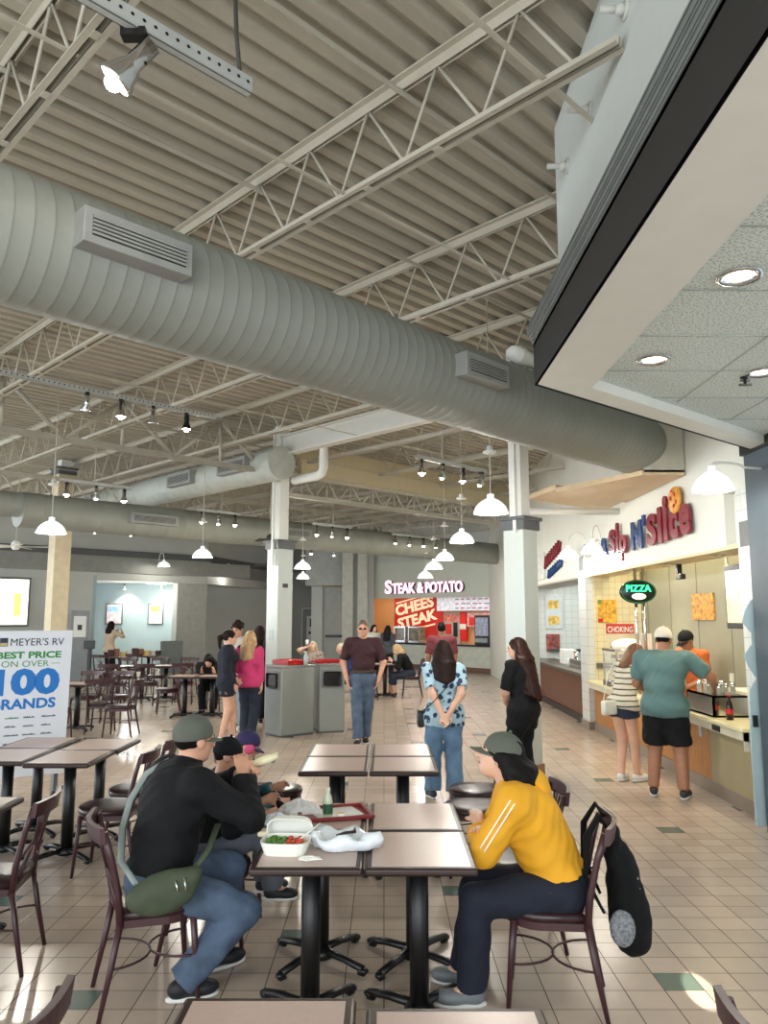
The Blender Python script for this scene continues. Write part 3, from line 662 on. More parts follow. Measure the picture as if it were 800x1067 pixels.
ring_duct('round_duct', 'pale grey duct with three vents running from the waste bins column to the far left', (-1.72, 12.70, 4.41), (-7.5, 18.48, 4.41), .285,
          [(.95, 1, .85, .25, .02), (2.7, 1, .85, .25, .02), (6.9, 1, .9, .25, .02)], .2, (True, True), M('pale_duct_paint', '#b4b9b0', .5))
ring_duct('round_duct', 'long dark grey duct in the back of the hall under the far joists', (-6.4, 13.3, 3.70), (3.9, 23.6, 3.70), .31,
          [(2.4, -1, 1.0, .2, .0), (5.8, -1, 1.0, .2, .0)], .35)
ring_duct('round_duct', 'thin dark grey duct at the left edge joining the elbow in the back', (-10.5, 9.2, 3.78), (-6.4, 13.3, 3.78), .22, [], .35)
# plenum box of the large duct and flat transitions
t = thing('duct_plenum', 'rectangular duct box joining the large round duct to the right wall', 'duct')
MB().box(2.92, 3.39, 8.5, 9.3, 3.45, 4.25, .005).build('box', M('plenum_paint', '#b5b2a2', .5), t)
MB().prism([(3.38, 8.5), (2.9, 8.5), (2.2, 9.7), (3.38, 10.6)], 3.42, 3.48).build('transition_panel', M('plenum_beige', '#cdb691', .5), t)
MB().prism([(2.2, 9.7), (2.0, 10.6), (3.38, 11.7), (3.38, 10.6)], 3.46, 3.52).build('transition_panel', M('plenum_beige'), t)
tag(MB().tube([(1.9, 11.0, 3.35), (3.4, 11.0, 3.35)], .05, 12).build('pipe', WHITE), 'white horizontal pipe below the beige duct transition', 'pipe')

# beam from the left column, girder truss, bulkhead
t = thing('steel_beam', 'white I-beam running from the left column up toward the large duct', 'beam')
T = Matrix.Translation((-1.75, 13.05, 0)) @ Matrix.Rotation(-pi / 4, 4, 'Z')
MB(T).box(0, 6.5, -.09, .09, 4.92, 4.94).box(0, 6.5, -.09, .09, 4.60, 4.62).box(0, 6.5, -.01, .01, 4.6, 4.94).build('beam', WHITE, t)
def truss(x0, y0, ang, L, z0, z1, panel, r, name, label, mat):
    T = Matrix.Translation((x0, y0, 0)) @ Matrix.Rotation(ang, 4, 'Z'); t = thing(name, label, 'truss')
    MB(T).box(0, L, -.06, -.01, z1 - .01, z1).box(0, L, .01, .06, z1 - .01, z1).box(0, L, -.02, .02, z1 - .08, z1).build('top_chord', mat, t)
    MB(T).box(0, L, -.06, -.01, z0, z0 + .012).box(0, L, .01, .06, z0, z0 + .012).box(0, L, -.02, .02, z0, z0 + .08).build('bottom_chord', mat, t)
    n = int(L / panel); b = MB(T)
    for k in range(n):
        a = k * panel; b.tube([(a, 0, z0 + .04), (a + panel / 2, 0, z1 - .04)], r, 6); b.tube([(a + panel / 2, 0, z1 - .04), (a + panel, 0, z0 + .04)], r, 6); b.tube([(a + panel / 2, 0, z1 - .04), (a + panel / 2, 0, z0 + .04)], r * .8, 6)
    b.build('web', mat, t); return t
truss(-10.5, 4.55, pi / 4, 12.0, 4.28, 5.08, 1.7, .032, 'roof_girder', 'heavy girder truss left of the column with wide diagonals', M('girder_steel', '#aaa698', .5))
truss(-1.7, 13.5, pi / 4, 7.5, 3.95, 4.4, .6, .014, 'roof_girder', 'light truss under the beige bulkhead right of the left column', STEEL)
truss(-9, 12.6, pi / 4, 14, 4.1, 4.6, .7, .016, 'roof_girder', 'light truss running behind the pale duct in the back', STEEL)
b = MB(Matrix.Translation((-1.7, 13.4, 0)) @ Matrix.Rotation(pi / 4, 4, 'Z')).box(.3, 7.6, 0, .1, 4.38, 4.92)
struct(b.build('wall_bulkhead_beige', M('bulkhead_beige', '#c4b897', .6, var=.03)))
tag(MB().tube([(-1.0, 12.5, 4.85), (-1.0, 12.5, 4.28), (-1.03, 12.53, 4.2), (-1.1, 12.6, 4.17), (-1.55, 13.05, 4.17)], .075, 14).build('drain_pipe', WHITE), 'white elbow pipe hanging beside the left column', 'pipe')
# wall stubs
def stub(x, y, z, label):
    t = thing('pipe_stub', label, 'pipe', (x, y, z))
    MB(Matrix.Rotation(pi / 2, 4, 'Y')).lathe([(0, 0), (.05, 0), (.05, -.01), (0, -.012)], 20).build('flange', M('stub_white', '#c4c6bf'), t)
    MB().ball((-.03, 0, 0), .03).tube([(-.03, 0, 0), (-.13, 0, 0)], .018, 10).build('stub', M('stub_white'), t)
for x, y, z, lab in ((1.18, 3.38, 4.78, 'white pipe stub at the top edge of the bulkhead wall'), (1.18, 4.05, 4.72, 'second white pipe stub down the bulkhead wall'), (1.18, 4.6, 4.72, 'lowest white pipe stub at the corner of the bulkhead wall')): stub(x, y, z, lab)
t = thing('pipe_stub', 'thick white capped pipe end above the large duct by the cornice', 'pipe', (1.24, 6.75, 4.2), pi / 4)
MB(Matrix.Rotation(pi / 2, 4, 'Y')).lathe([(0, -.12), (.07, -.12), (.07, .3), (0, .3)], 20).lathe([(.085, -.05), (.085, .02)], 20).build('pipe', WHITE, t)

# ================================================================== LAMPS
def strut(name, label, x0, y0, L, z, hh=.05, holes=True):
    t = thing(name, label, 'track', (x0, y0, z), pi / 4)
    b = MB().box(0, L, -.022, .022, 0, .006).box(0, L, -.022, -.017, 0, hh).box(0, L, .017, .022, 0, hh)
    b.build('rail', M('galvanised', '#bfc3c0', .35, .3), t)
    if holes:
        b = MB(); n = int(L / .055)
        for k in range(n): b.lathe([(0, 0), (.009, 0)], 8, (k * .055 + .03, -.0235, hh * .6), Matrix.Rotation(pi / 2, 3, 'X'))
        b.build('holes', BLACK, t)
    return t
def spot(x, y, z, yaw, pitch, label, lit=True, group=None, sc=1.0, power=60, body=None):
    t = thing('track_spotlight', label, 'spotlight', (x, y, z), yaw, group)
    MB().box(-.02 * sc, .02 * sc, -.04 * sc, .04 * sc, -.03 * sc, 0).box(-.008, .008, -.045 * sc, -.035 * sc, -.12 * sc, -.02).build('mount', BLACK, t)
    R_ = Matrix.Rotation(pitch, 3, 'X')
    prof = [(0, .09), (.03, .09), (.03, .0), (.035, -.01), (.06, -.075), (.062, -.085), (.055, -.085)]
    MB().lathe([(a * sc, z_ * sc) for a, z_ in prof], 18, (0, 0, -.12 * sc), R_).build('lamp_head', body or CHROME, t)
    MB().lathe([(0, -.075 * sc), (.055 * sc, -.078 * sc)], 18, (0, 0, -.12 * sc), R_).build('bulb', SPOTE if lit else M('faint_bulb', '#e8ecee', .2, emit=1.5, var=0), t)  # heads without a lamp still get a faint glow in the bulb material
    if lit: MB().ball(tuple(R_ @ Vector((0, 0, -.088 * sc)) + Vector((0, 0, -.12 * sc))), .03 * sc, 10, 6).build('bulb_glass', SPOTE, t)
    if lit and power:
        l = bpy.data.lights.new('spot_lamp', 'SPOT'); l.energy = power; l.spot_size = radians(100); l.spot_blend = .6; l.shadow_soft_size = .05; l.color = (1, .93, .8)
        o = bpy.data.objects.new('spot_lamp', l); COL.objects.link(o); o.parent = t; o.location = (R_ @ Vector((0, 0, -.1 * sc))) + Vector((0, 0, -.12 * sc)); o.rotation_euler = (pitch, 0, 0)
    return t
strut('perforated_rail', 'perforated metal rail with a spotlight at the top left, nearest the camera', -2.61, 1.54, 2.75, 4.4, .085)
spot(-1.10, 3.07, 4.41, pi / 2, radians(42), 'silver spotlight with glowing face hanging from the near rail', True, sc=1.35, power=0)
tag(MB().tube([(-.70, 3.45, 4.44), (-.71, 3.45, 4.5), (-.73, 3.45, 4.7), (-.75, 3.4, 5.2)], .011, 8).build('power_cable', M('grey_cable', '#4c4b47')), 'grey power cable rising from the end of the near rail', 'cable')
strut('perforated_rail', 'perforated rail with four spotlights left of centre beyond the large duct', -4.97, 6.69, 4.0, 4.33)
for k_, (d, lit) in enumerate([(2.33, False), (2.74, True), (3.14, False), (3.59, True)]):
    spot(-4.97 + d * S2, 6.69 + d * S2, 4.33, [.6, 0, .2, 0][k_], radians([30, 0, 15, 0][k_]), ['leftmost spotlight on the four-lamp rail, dim chrome head', 'bright second spotlight on the four-lamp rail', 'third spotlight on the four-lamp rail, chrome and dim', 'rightmost glowing spotlight on the four-lamp rail'][k_], lit, power=90, body=BLACK if k_ == 3 else None)
gi = 0
for (x, y, z, L, n, lab) in ((-5.1, 11.9, 3.95, 1.2, 3, 'far left short rail'), (-3.6, 14.6, 3.85, 1.0, 3, 'rail beside the pale duct'), (-1.5, 16.0, 3.75, 1.1, 3, 'rail right of the left column'),
                            (.45, 10.6, 4.05, 1.6, 4, 'rail beyond the large duct by the pendants'), (-1.9, 19.0, 3.6, 1.0, 2, 'low rail behind the left column'), (-5.8, 15.0, 3.7, 1.0, 2, 'rail behind the left pendant'), (.2, 19, 3.85, 1.8, 4, 'far rail in front of the steak shop')):
    strut('lighting_track', 'short white lighting track, the ' + lab, x, y, L, z, holes=False)
    tag(MB().tube([(x + .4, y + .4, z), (x + .4, y + .4, 5.21)], .008, 6).build('suspension_rod', STEEL), 'thin rod holding up the ' + lab, 'rod')
    for k in range(n):
        d = .12 + (L - .24) * k / (n - 1); spot(x + d * S2, y + d * S2, z, .3 * k, radians(20 * (k % 2)), 'small glowing spotlight on the ' + lab, True, 'spotlights on the ' + lab, 1.0, 45 if k == 0 else 0)
def pendant(x, y, z, r, label, group=None, power=90, ztop=5.21):
    t = thing('pendant_lamp', label, 'pendant lamp', (x, y, z), 0, group)
    s_ = r / .17
    MB().lathe([(a * s_, b_ * s_) for a, b_ in [(.17, 0), (.172, .01), (.165, .03), (.15, .065), (.12, .1), (.08, .13), (.05, .145), (.035, .15), (.035, .19), (.0, .2)]], 28).build('shade', GLASSW, t)
    MB().ball((0, 0, .05 * s_), .05 * s_).build('bulb', LAMPE, t)
    MB().tube([(0, 0, .19 * s_), (0, 0, ztop - z)], .006, 6).build('cord', STEEL, t)
    MB().lathe([(0, .0), (.07, 0), (.07, .015), (.03, .03), (.03, .07), (0, .07)], 16, (0, 0, .19 * s_ + .42)).build('collar', WHITE, t)
    if power:
        l = bpy.data.lights.new('pendant_bulb', 'POINT'); l.energy = power; l.shadow_soft_size = .06; l.color = (1, .95, .85)
        o = bpy.data.objects.new('pendant_bulb', l); COL.objects.link(o); o.parent = t; o.location = (0, 0, -.05)
pendant(1.06, 7.55, 2.86, .17, 'largest white glass pendant lamp, left of the right column')
pendant(1.08, 10.6, 2.86, .17, 'second white pendant lamp, just left of the nearest one')
pendant(1.10, 13.9, 2.86, .17, 'third white pendant lamp in the receding row')
pendant(1.08, 16.6, 2.86, .19, 'fourth white pendant lamp in the receding row')
pendant(1.10, 20.5, 2.86, .2, 'farthest white pendant of the row, above the steak shop sign')
pendant(-4.25, 9.75, 2.90, .18, 'white pendant lamp left above the pink-lettered board area')
pendant(-3.15, 13.3, 2.86, .17, 'white pendant lamp between the left column and the lounge')
pendant(-1.75, 16.5, 2.86, .17, 'upper of the two white pendants half hidden behind the left column')
pendant(-2.2, 20.9, 2.86, .17, 'lower pendant lamp just right of the left column')
def gooseneck(x, y, z, dx, dy, label, r=.17, power=30, group=None, up=.22, back=.32):
    t = thing('gooseneck_lamp', label, 'wall lamp', (x, y, z), atan2(dy, dx), group)
    MB().tube([(-back, 0, -.1 if up > .1 else .1)] + [(-.32 + .16 * (1 - cos(a * pi / 8)), 0, .1 + up * sin(a * pi / 8)) for a in range(9)] + [(0, 0, .05)], .011, 8).build('arm', WHITE, t)
    MB().lathe([(r, -.12), (r * .96, -.08), (r * .75, -.02), (r * .4, .03), (.03, .05), (.03, .09), (0, .09)], 24).build('shade', GLASSW, t)
    MB().ball((0, 0, -.06), .04).build('bulb', LAMPE, t)
    if power:
        l = bpy.data.lights.new('gooseneck_bulb', 'POINT'); l.energy = power; l.shadow_soft_size = .05; l.color = (1, .95, .85)
        o = bpy.data.objects.new('gooseneck_bulb', l); COL.objects.link(o); o.parent = t; o.location = (0, 0, -.14)
gooseneck(2.80, 6.45, 3.03, -.95, -.3, 'large white gooseneck lamp hanging in front of the pizza sign wall by the pilaster', up=.03, back=.62)
gooseneck(3.10, 12.9, 2.93, -1, 0, 'left shade of the twin gooseneck lamp on the tiled pier', power=20)
gooseneck(3.2, 11.75, 2.93, -.7, -.9, 'right shade of the twin gooseneck lamp on the tiled pier, in front of the sign', power=20)
gooseneck(-7.05, 24.6, 3.55, S2, -S2, 'gooseneck lamp above the lounge opening', .2, 25)
gooseneck(-5.45, 27.6, 3.4, .9, -.2, 'gooseneck lamp on the corner right of the lounge', .2, 15)
def fan(x, y, z, label, mt_):
    t = thing('ceiling_fan', label, 'ceiling fan', (x, y, z))
    MB().tube([(0, 0, .1), (0, 0, 5.21 - z)], .012, 8).build('rod', STEEL, t)
    MB().lathe([(0, -.08), (.06, -.07), (.1, 0), (.08, .08), (.03, .12), (0, .12)], 18).build('motor', mt_, t)
    for k in range(5):
        MB(Matrix.Rotation(k * 2 * pi / 5 + .3, 4, 'Z') @ Matrix.Rotation(.18, 4, 'X')).box(.08, .34 if mt_ != WHITE else .62, -.05, .05, -.01, 0, .003).build('blade', mt_, t)
fan(-2.25, 15.2, 3.35, 'dark ceiling fan on a long rod left of the left column', M('dark_fan', '#2d2c2b'))
fan(-2.6, 17.4, 3.0, 'second dark ceiling fan lower beside the left column', M('dark_fan'))
fan(-7.6, 15.8, 3.28, 'white ceiling fan at the left edge of the photo', WHITE)
# lounge ceiling disc light
t = thing('ceiling_light', 'flat round light in the lounge ceiling', 'ceiling light', (-7.75, 26.6, 2.99))
MB().lathe([(0, -.03), (.4, -.03), (.45, 0), (0, 0)], 28).build('diffuser', LAMPE, t)
for s_ in (1.1, 2.75):
    P_ = Vector((-9.15 if s_ < 2 else -7.85, 27.2, 2.98)); spot(P_.x, P_.y, P_.z, 0, radians(20), 'small spotlight lighting the blue lounge wall above a poster', True, 'lounge wall spotlights', .9, 130)
l = bpy.data.lights.new('lounge_light', 'POINT'); l.energy = 90; l.shadow_soft_size = .3; o = bpy.data.objects.new('lounge_light', l); COL.objects.link(o); o.location = Vector((-8.3, 25.8, 2.6))
def lposter(s0, s1, lab, mt_, mt2):
    t = thing('framed_poster', lab, 'poster')
    MB().box(s0, s1, 27.55, 27.6, 1.55, 2.3, .005).build('frame', CHARC, t)
    MB().box(s0 + .04, s1 - .04, 27.54, 27.55, 1.59, 2.26).build('print', mt_, t)
    MB().box(s0 + .1, s1 - .12, 27.535, 27.54, 2.0, 2.2).build('print_detail', mt2, t)
lposter(-9.9, -9.3, 'framed poster with pink and blue drawing on the left of the lounge wall', M('poster_pinkish', '#d9c9cf', var=.3, vs=8), M('poster_blue', '#8fb8d8', var=.3))
lposter(-8.4, -7.85, 'framed pale poster on the right of the lounge wall', M('poster_pale', '#cfd6cf', var=.1), M('poster_ochre', '#b39a5a', var=.5, vs=14))
t = thing('lounge_partition', 'low grey-blue partition at the right side of the lounge opening', 'partition')
MB(T_l).box(2.25, 3.0, -.3, -.2, 0, 1.05).build('panel', M('wainscot'), t)
t = thing('information_stand', 'grey kiosk cabinet with a framed paper notice left of the lounge', 'kiosk')
T = Matrix.Translation((-8.85, 22.6, 0)) @ Matrix.Rotation(.35, 4, 'Z')
MB(T).box(-.25, .25, -.2, .2, 0, 2.0, .01).build('cabinet', M('kiosk_grey', '#85898a', .5), t)
MB(T).box(-.17, .17, -.21, -.2, 1.25, 1.85).build('notice', WHITE, t); MB(T).box(-.06, .06, -.215, -.21, 1.45, 1.6).build('notice_mark', BLACK, t)
t = thing('tablet_stand', 'black tablet stand in front of the grey kiosk', 'stand', (-8.0, 21.2, 0))
MB().box(-.04, .04, -.04, .04, 0, 1.0).box(-.2, .2, -.2, .2, 0, .03).build('pole', BLACK, t); MB().cbox((0, -.05, 1.08), (.3, .06, .22), 0, .01).build('tablet', BLACK, t)
t = thing('lit_display', 'bright lit advertising box on the left wall at the photo edge', 'light box')
TW = Matrix.Translation((*WL0, 0)) @ Matrix.Rotation(pi / 4, 4, 'Z')
MB(TW).box(5.2, 7.35, -.12, -.0, 1.55, 2.95, .01).build('frame', CHARC, t)
MB(TW).box(5.26, 7.29, -.13, -.12, 1.61, 2.89).build('lit_panel', M('lit_panel', '#fffbe8', .4, emit=2.2, var=.02, vs=3), t)
MB(TW).box(6.9, 7.1, -.135, -.13, 1.85, 2.5).build('printed_figure', M('print_yellow', '#f0d873', .4, emit=1.2, var=.2), t)

# ================================================================== ADVERTISING BOARD
t = thing('advertising_board', "white MEYER'S RV board reading BEST PRICE ON OVER 100 BRANDS", 'sign board')
bx = Vector((-.85, -.53, 0)).normalized(); O = Vector((-3.30, 8.2, 0)) + bx * .86
TB = frame(O + Vector((0, 0, .25)), -bx, (0, .03, 1))
MB(TB).box(0, .86, 0, 1.45, -.012, 0, .002).build('board', M('board_white', '#dfe3ea', .35, var=.01), t)
MB(TB).box(.05, .09, -.25, 1.2, -.2, -.02).box(.77, .81, -.25, 1.2, -.2, -.02).build('stand_leg', CHARC, t)
def bt(s_, x, z, w_, h_, mat, bold): text(s_, mat, t, TB @ Matrix.Translation((x, z, .001)), w_, h_, .002, bold)
INK = M('ink_black', '#15161a', .5, var=0); GRN = M('ink_green', '#2f8a3a', .5, var=0); BLE = M('ink_blue', '#1273c4', .5, var=0)
bt("MEYER'S RV", .27, 1.30, .51, .075, INK, .0); bt('BEST PRICE', .15, 1.17, .61, .07, GRN, .035); bt('ON OVER', .20, 1.085, .445, .062, GRN, -.005)
bt('100', .15, .80, .61, .27, BLE, .05); bt('BRANDS', .14, .665, .595, .105, BLE, .035)
MB(TB).box(.09, .17, 1.112, 1.117, 0, .002).box(.665, .755, 1.112, 1.117, 0, .002).build('dash', GRN, t)
MB(TB).box(.17, .245, 1.295, 1.38, 0, .002).build('emblem', M('emblem_navy', '#20304f'), t); MB(TB).box(.175, .24, 1.30, 1.33, .002, .003).build('emblem_hill', M('emblem_tan', '#c9b27a'), t)
rr = random.Random(8)
for r_ in range(4):
    for c_ in range(4):
        x = .1 + c_ * .17; z = .575 - r_ * .085; w_ = rr.uniform(.09, .14); V = [(x, z)]
        for k in range(6): V += [(x + k * w_ / 6, z + rr.uniform(.010, .024)), (x + (k + .6) * w_ / 6, z + rr.uniform(.006, .012))]
        V.append((x + w_, z)); MB(TB).prism(V, 0, .0015).build('brand_logo', M('logo_red', '#c23b48') if (r_, c_) == (3, 3) else M('logo_green', '#2f7a52') if (r_, c_) == (0, 1) else M('logo_grey', '#4f5a66'), t)

# ================================================================== WASTE BINS
BG = M('bin_grey', '#8b908b', .45, var=.03)
def bin_(name, label, loc, rz, wd, dp, h_, hole='front', holew=.3):
    t = thing(name, label, 'waste bin', loc, rz)
    MB().box(-wd / 2, wd / 2, -dp / 2, dp / 2, .02, h_, .02).build('body', BG, t)
    MB().box(-wd / 2 - .01, wd / 2 + .01, -dp / 2 - .01, dp / 2 + .01, h_, h_ + .035, .01).build('lid', BG, t)
    MB().box(-wd / 2 + .01, wd / 2 - .01, -dp / 2 + .01, dp / 2 - .01, 0, .03).build('plinth', CHARC, t)
    MB().box(-holew / 2 - .025, holew / 2 + .025, -dp / 2 - .012, -dp / 2 + .01, h_ - .34, h_ - .06, .02).build('flap_frame', M('bin_rim', '#7c817d', .4), t)
    MB().box(-holew / 2, holew / 2, -dp / 2 - .018, -dp / 2 - .01, h_ - .315, h_ - .085, .04).build('opening', BLACK, t); return t
def rt(x, y, z): return Matrix.Translation((x, y, z))
bin_('waste_bin', 'grey waste bin with its opening facing the girl in pink', (-1.50, 12.49, 0), radians(-50), .48, .62, 1.05)
bin_('waste_bin', 'grey waste bin with its opening facing the camera, right of the other bin', (-.92, 12.93, 0), radians(16), .42, .60, 1.05)
for k in range(5):
    o = MB().box(-.22, .22, -.16, .16, 0, .008, .003).box(-.23, .23, -.17, -.15, .004, .022).box(-.23, .23, .15, .17, .004, .022).box(-.23, -.21, -.17, .17, .004, .022).box(.21, .23, -.17, .17, .004, .022).build('food_tray', RED)
    o.location = (-1.52 if k < 3 else -.95, 12.5 if k < 3 else 12.95, 1.088 + (k % 3) * .024); o.rotation_euler = (0, 0, radians(-50 if k < 3 else 16) + .1 * (k % 2))
    tag(o, 'red plastic tray in the stack on the left waste bin' if k < 3 else 'red plastic tray in the stack on the right waste bin', 'tray', 'trays on the left bin' if k < 3 else 'trays on the right bin')
t = thing('water_bottle', 'small clear and white bottle standing on the bins beside the red trays', 'bottle', (-1.24, 12.36, 1.088))
MB().lathe([(0, 0), (.035, 0), (.035, .13), (.015, .17), (.015, .19)], 14, caps=True).build('body', M('bottle_clear', '#b9c6c9', .15), t); MB().lathe([(0, .19), (.017, .19), (.017, .21), (0, .21)], 12).build('cap', WHITE, t)

# ================================================================== TABLES
def make_table(wd=.50, dp=.60):
    t = thing('restaurant_table', 'x', 'table')
    MB().box(-wd / 2, wd / 2, -dp / 2, dp / 2, .715, .75, .012, 3).build('tabletop', TEDGE, t)
    MB().box(-wd / 2 + .03, wd / 2 - .03, -dp / 2 + .03, dp / 2 - .03, .7495, .7515).build('laminate', LAMI, t)
    MB().tube([(0, 0, .05), (0, 0, .70)], .045, 20).lathe([(.045, .68), (.1, .7), (.1, .715)], 16, caps=True).build('pedestal', BLACK, t)
    MB().lathe([(0, .02), (.07, .02), (.07, .05), (.05, .07), (0, .075)], 20).build('hub', BLACK, t)
    for k in range(4):
        a = pi / 4 + k * pi / 2 + .12
        MB(Matrix.Rotation(a, 4, 'Z')).tube([(.03, 0, .055), (.18, 0, .048), (.3, 0, .03)], [.026, .024, .022], 10, flat=.8).ball((.3, 0, .024), (.03, .026, .018)).box(.27, .31, -.012, .012, 0, .012).build('foot', BLACK, t)
    return t
tb = make_table()
first = [True]
def table(x, y, rz, label, group=None, scale=None):
    if first[0]:
        first[0] = False; tb.location = (x, y, 0); tb.rotation_euler = (0, 0, rz); tb['label'] = label
        if group: tb['group'] = group
        return tb
    return dup(tb, (x, y, 0), rz, label, group, scale)
_G0 = None
def tables():
    for x, y, rz, lab in (
        (-.345, 3.85, 0, 'taupe table with the takeaway box, in front of the man in the black jacket'),
        (.165, 3.85, 0, 'empty taupe table the woman in yellow leans on, front right of the middle group'),
        (-.345, 4.46, 0, 'taupe table under the red tray, back left of the middle group'),
        (.165, 4.46, 0, 'empty taupe table behind the one the woman in yellow leans on'),
        (-.365, 5.97, 0, 'empty table, near left one of the four beyond the seated diners'),
        (.145, 5.97, 0, 'empty table, near right one of the four beyond the seated diners'),
        (-.365, 6.58, 0, 'empty table, far left one of the four at the feet of the man in maroon'),
        (.145, 6.58, 0, 'empty table, far right one of the four, left of the woman in blue floral'),
        (-.33, 2.11, 0, 'pinkish table cut off by the bottom edge of the photo, left one'),
        (.20, 2.05, 0, 'pinkish table cut off by the bottom edge of the photo, right one'),
        (-2.47, 6.27, 0, 'table at the left with its right side bare, in front of two empty chairs'),
        (-2.45, 6.87, 0, 'table behind the near left table, by the board'),
        (-3.00, 6.35, 0, 'left table at the photo edge below the advertising board'),
        (-3.02, 6.95, 0, 'rear left table directly under the advertising board'),
        (-2.46, 4.62, 0, 'brown edged table whose corner enters at the left edge'),
        (-5.05, 12.95, 0, 'far table right of the advertising board'), (-5.6, 12.95, 0, 'far table half hidden by the advertising board'),
        (-4.9, 17.6, 0, 'far long pale table in front of the lounge'), (-5.9, 17.4, 0, 'far pale table left end of the lounge row'), (-5.4, 17.5, 0, 'far pale table in the middle of the lounge row'),
        (-3.70, 14.6, 0, 'far table left of the girl in the navy sweatshirt'), (-3.19, 14.6, 0, 'far table just behind the navy sweatshirt girl'),
        (.02, 18.2, 0, 'small table of the blond woman in the black cardigan'), (-1.5, 17.6, 0, 'table of the elderly woman drinking behind the bins'),
        (-7.2, 21.3, 0, 'dark table with white edge at the lounge opening, left'), (-6.6, 21.9, 0, 'dark table with white edge at the lounge opening, right')):
        table(x, y, rz, lab)
tables()

# ================================================================== CHAIRS
def make_chair():
    t = thing('dining_chair', 'x', 'chair')
    # seat: rounded front pad
    n = 20; poly = []
    for k in range(n):
        a = pi * k / (n - 1); poly.append((.215 * cos(a), .03 + .185 * sin(a)))
    poly += [(-.185, -.20), (.185, -.20)]
    b = MB(); c0 = [(x * .97, y * .97) for x, y in poly]
    def loop(sc, z): return [(x * sc, (y - .0) * sc, z) for x, y in poly]
    rings = [loop(.95, .425), loop(1.0, .43), loop(1.01, .445), loop(1.0, .458), loop(.95, .468), loop(.6, .472)]
    m = len(poly); vs = [p for r_ in rings for p in r_]
    fs = [(i * m + k, i * m + (k + 1) % m, (i + 1) * m + (k + 1) % m, (i + 1) * m + k) for i in range(5) for k in range(m)]
    fs += [tuple(reversed(range(m))), tuple(range(5 * m, 6 * m))]
    b.add(vs, fs, True); b.build('seat', CHAIRS, t)
    b = MB(); vs = []
    for z in (.39, .425):
        vs += [(x * .96, y * .96, z) for x, y in poly]
    b.add(vs, [tuple(reversed(range(m))), tuple(range(m, 2 * m))] + [(k, (k + 1) % m, m + (k + 1) % m, m + k) for k in range(m)]); b.build('seat_rim', CHAIRM, t)
    for s in (-1, 1):
        MB().tube([(s * .165, .15, .42), (s * .172, .165, .25), (s * .185, .185, 0)], [.018, .015, .011], 10).build('leg', CHAIRM, t)
        MB().tube([(s * .20, -.27, 0), (s * .188, -.225, .22), (s * .182, -.19, .42)], [.011, .015, .018], 10).build('leg', CHAIRM, t)
        MB().tube([(s * .182, -.19, .40), (s * .186, -.205, .55), (s * .195, -.245, .72), (s * .20, -.28, .84)], [.018, .017, .016, .015], 10).build('back_post', CHAIRM, t)
    b = MB(); pts = [(-.225 + .45 * k / 10, -.285 - .045 * sin(pi * k / 10)) for k in range(11)]
    for k in range(10):
        (xa, ya), (xb, yb) = pts[k], pts[k + 1]; v = []
        for (x, y) in ((xa, ya), (xb, yb)): v += [(x, y + .012, .79), (x, y - .012, .79), (x, y - .022, .865), (x, y + .002, .865)]
        b.add(v, [(0, 4, 5, 1), (1, 5, 6, 2), (2, 6, 7, 3), (3, 7, 4, 0)] + ([(0, 1, 2, 3)] if k == 0 else []) + ([(4, 7, 6, 5)] if k == 9 else []), False)
    bmesh.ops.remove_doubles(b.bm, verts=b.bm.verts, dist=.0005); b.build('top_rail', CHAIRM, t)
    b = MB()
    for s in (-1, 1):
        for (x0, x1, z1) in ((.14, -.17, .50), (.075, -.175, .56), (.01, -.13, .47)):
            b.tube([(s * x0, -.30, .80), (s * (x0 * .35 + x1 * .1), -.25, .64), (s * x1, -.21, z1)], .0065, 6)
    b.tube([(-.18, -.2, .47), (0, -.21, .465), (.18, -.2, .47)], .01, 6)
    b.build('back_spindles', CHAIRM, t)
    b = MB()
    b.tube([(-.175, .17, .22)] + [(-.175 * cos(pi * k / 12), .17 - .2 * sin(pi * k / 12), .22) for k in range(1, 12)] + [(.175, .17, .22)], .006, 6)
    b.tube([(-.186, -.225, .22)] + [(-.186 * cos(pi * k / 12), -.225 + .2 * sin(pi * k / 12), .22) for k in range(1, 12)] + [(.186, -.225, .22)], .006, 6)
    b.build('stretcher_ring', CHAIRM, t)
    return t
ch = make_chair(); cfirst = [True]
def chair(x, y, face, label, group=None):   # face = direction the sitter looks, degrees from +X
    rz = radians(face - 90)
    if cfirst[0]:
        cfirst[0] = False; ch.location = (x, y, 0); ch.rotation_euler = (0, 0, rz); ch['label'] = label; return ch
    return dup(ch, (x, y, 0), rz, label, group)
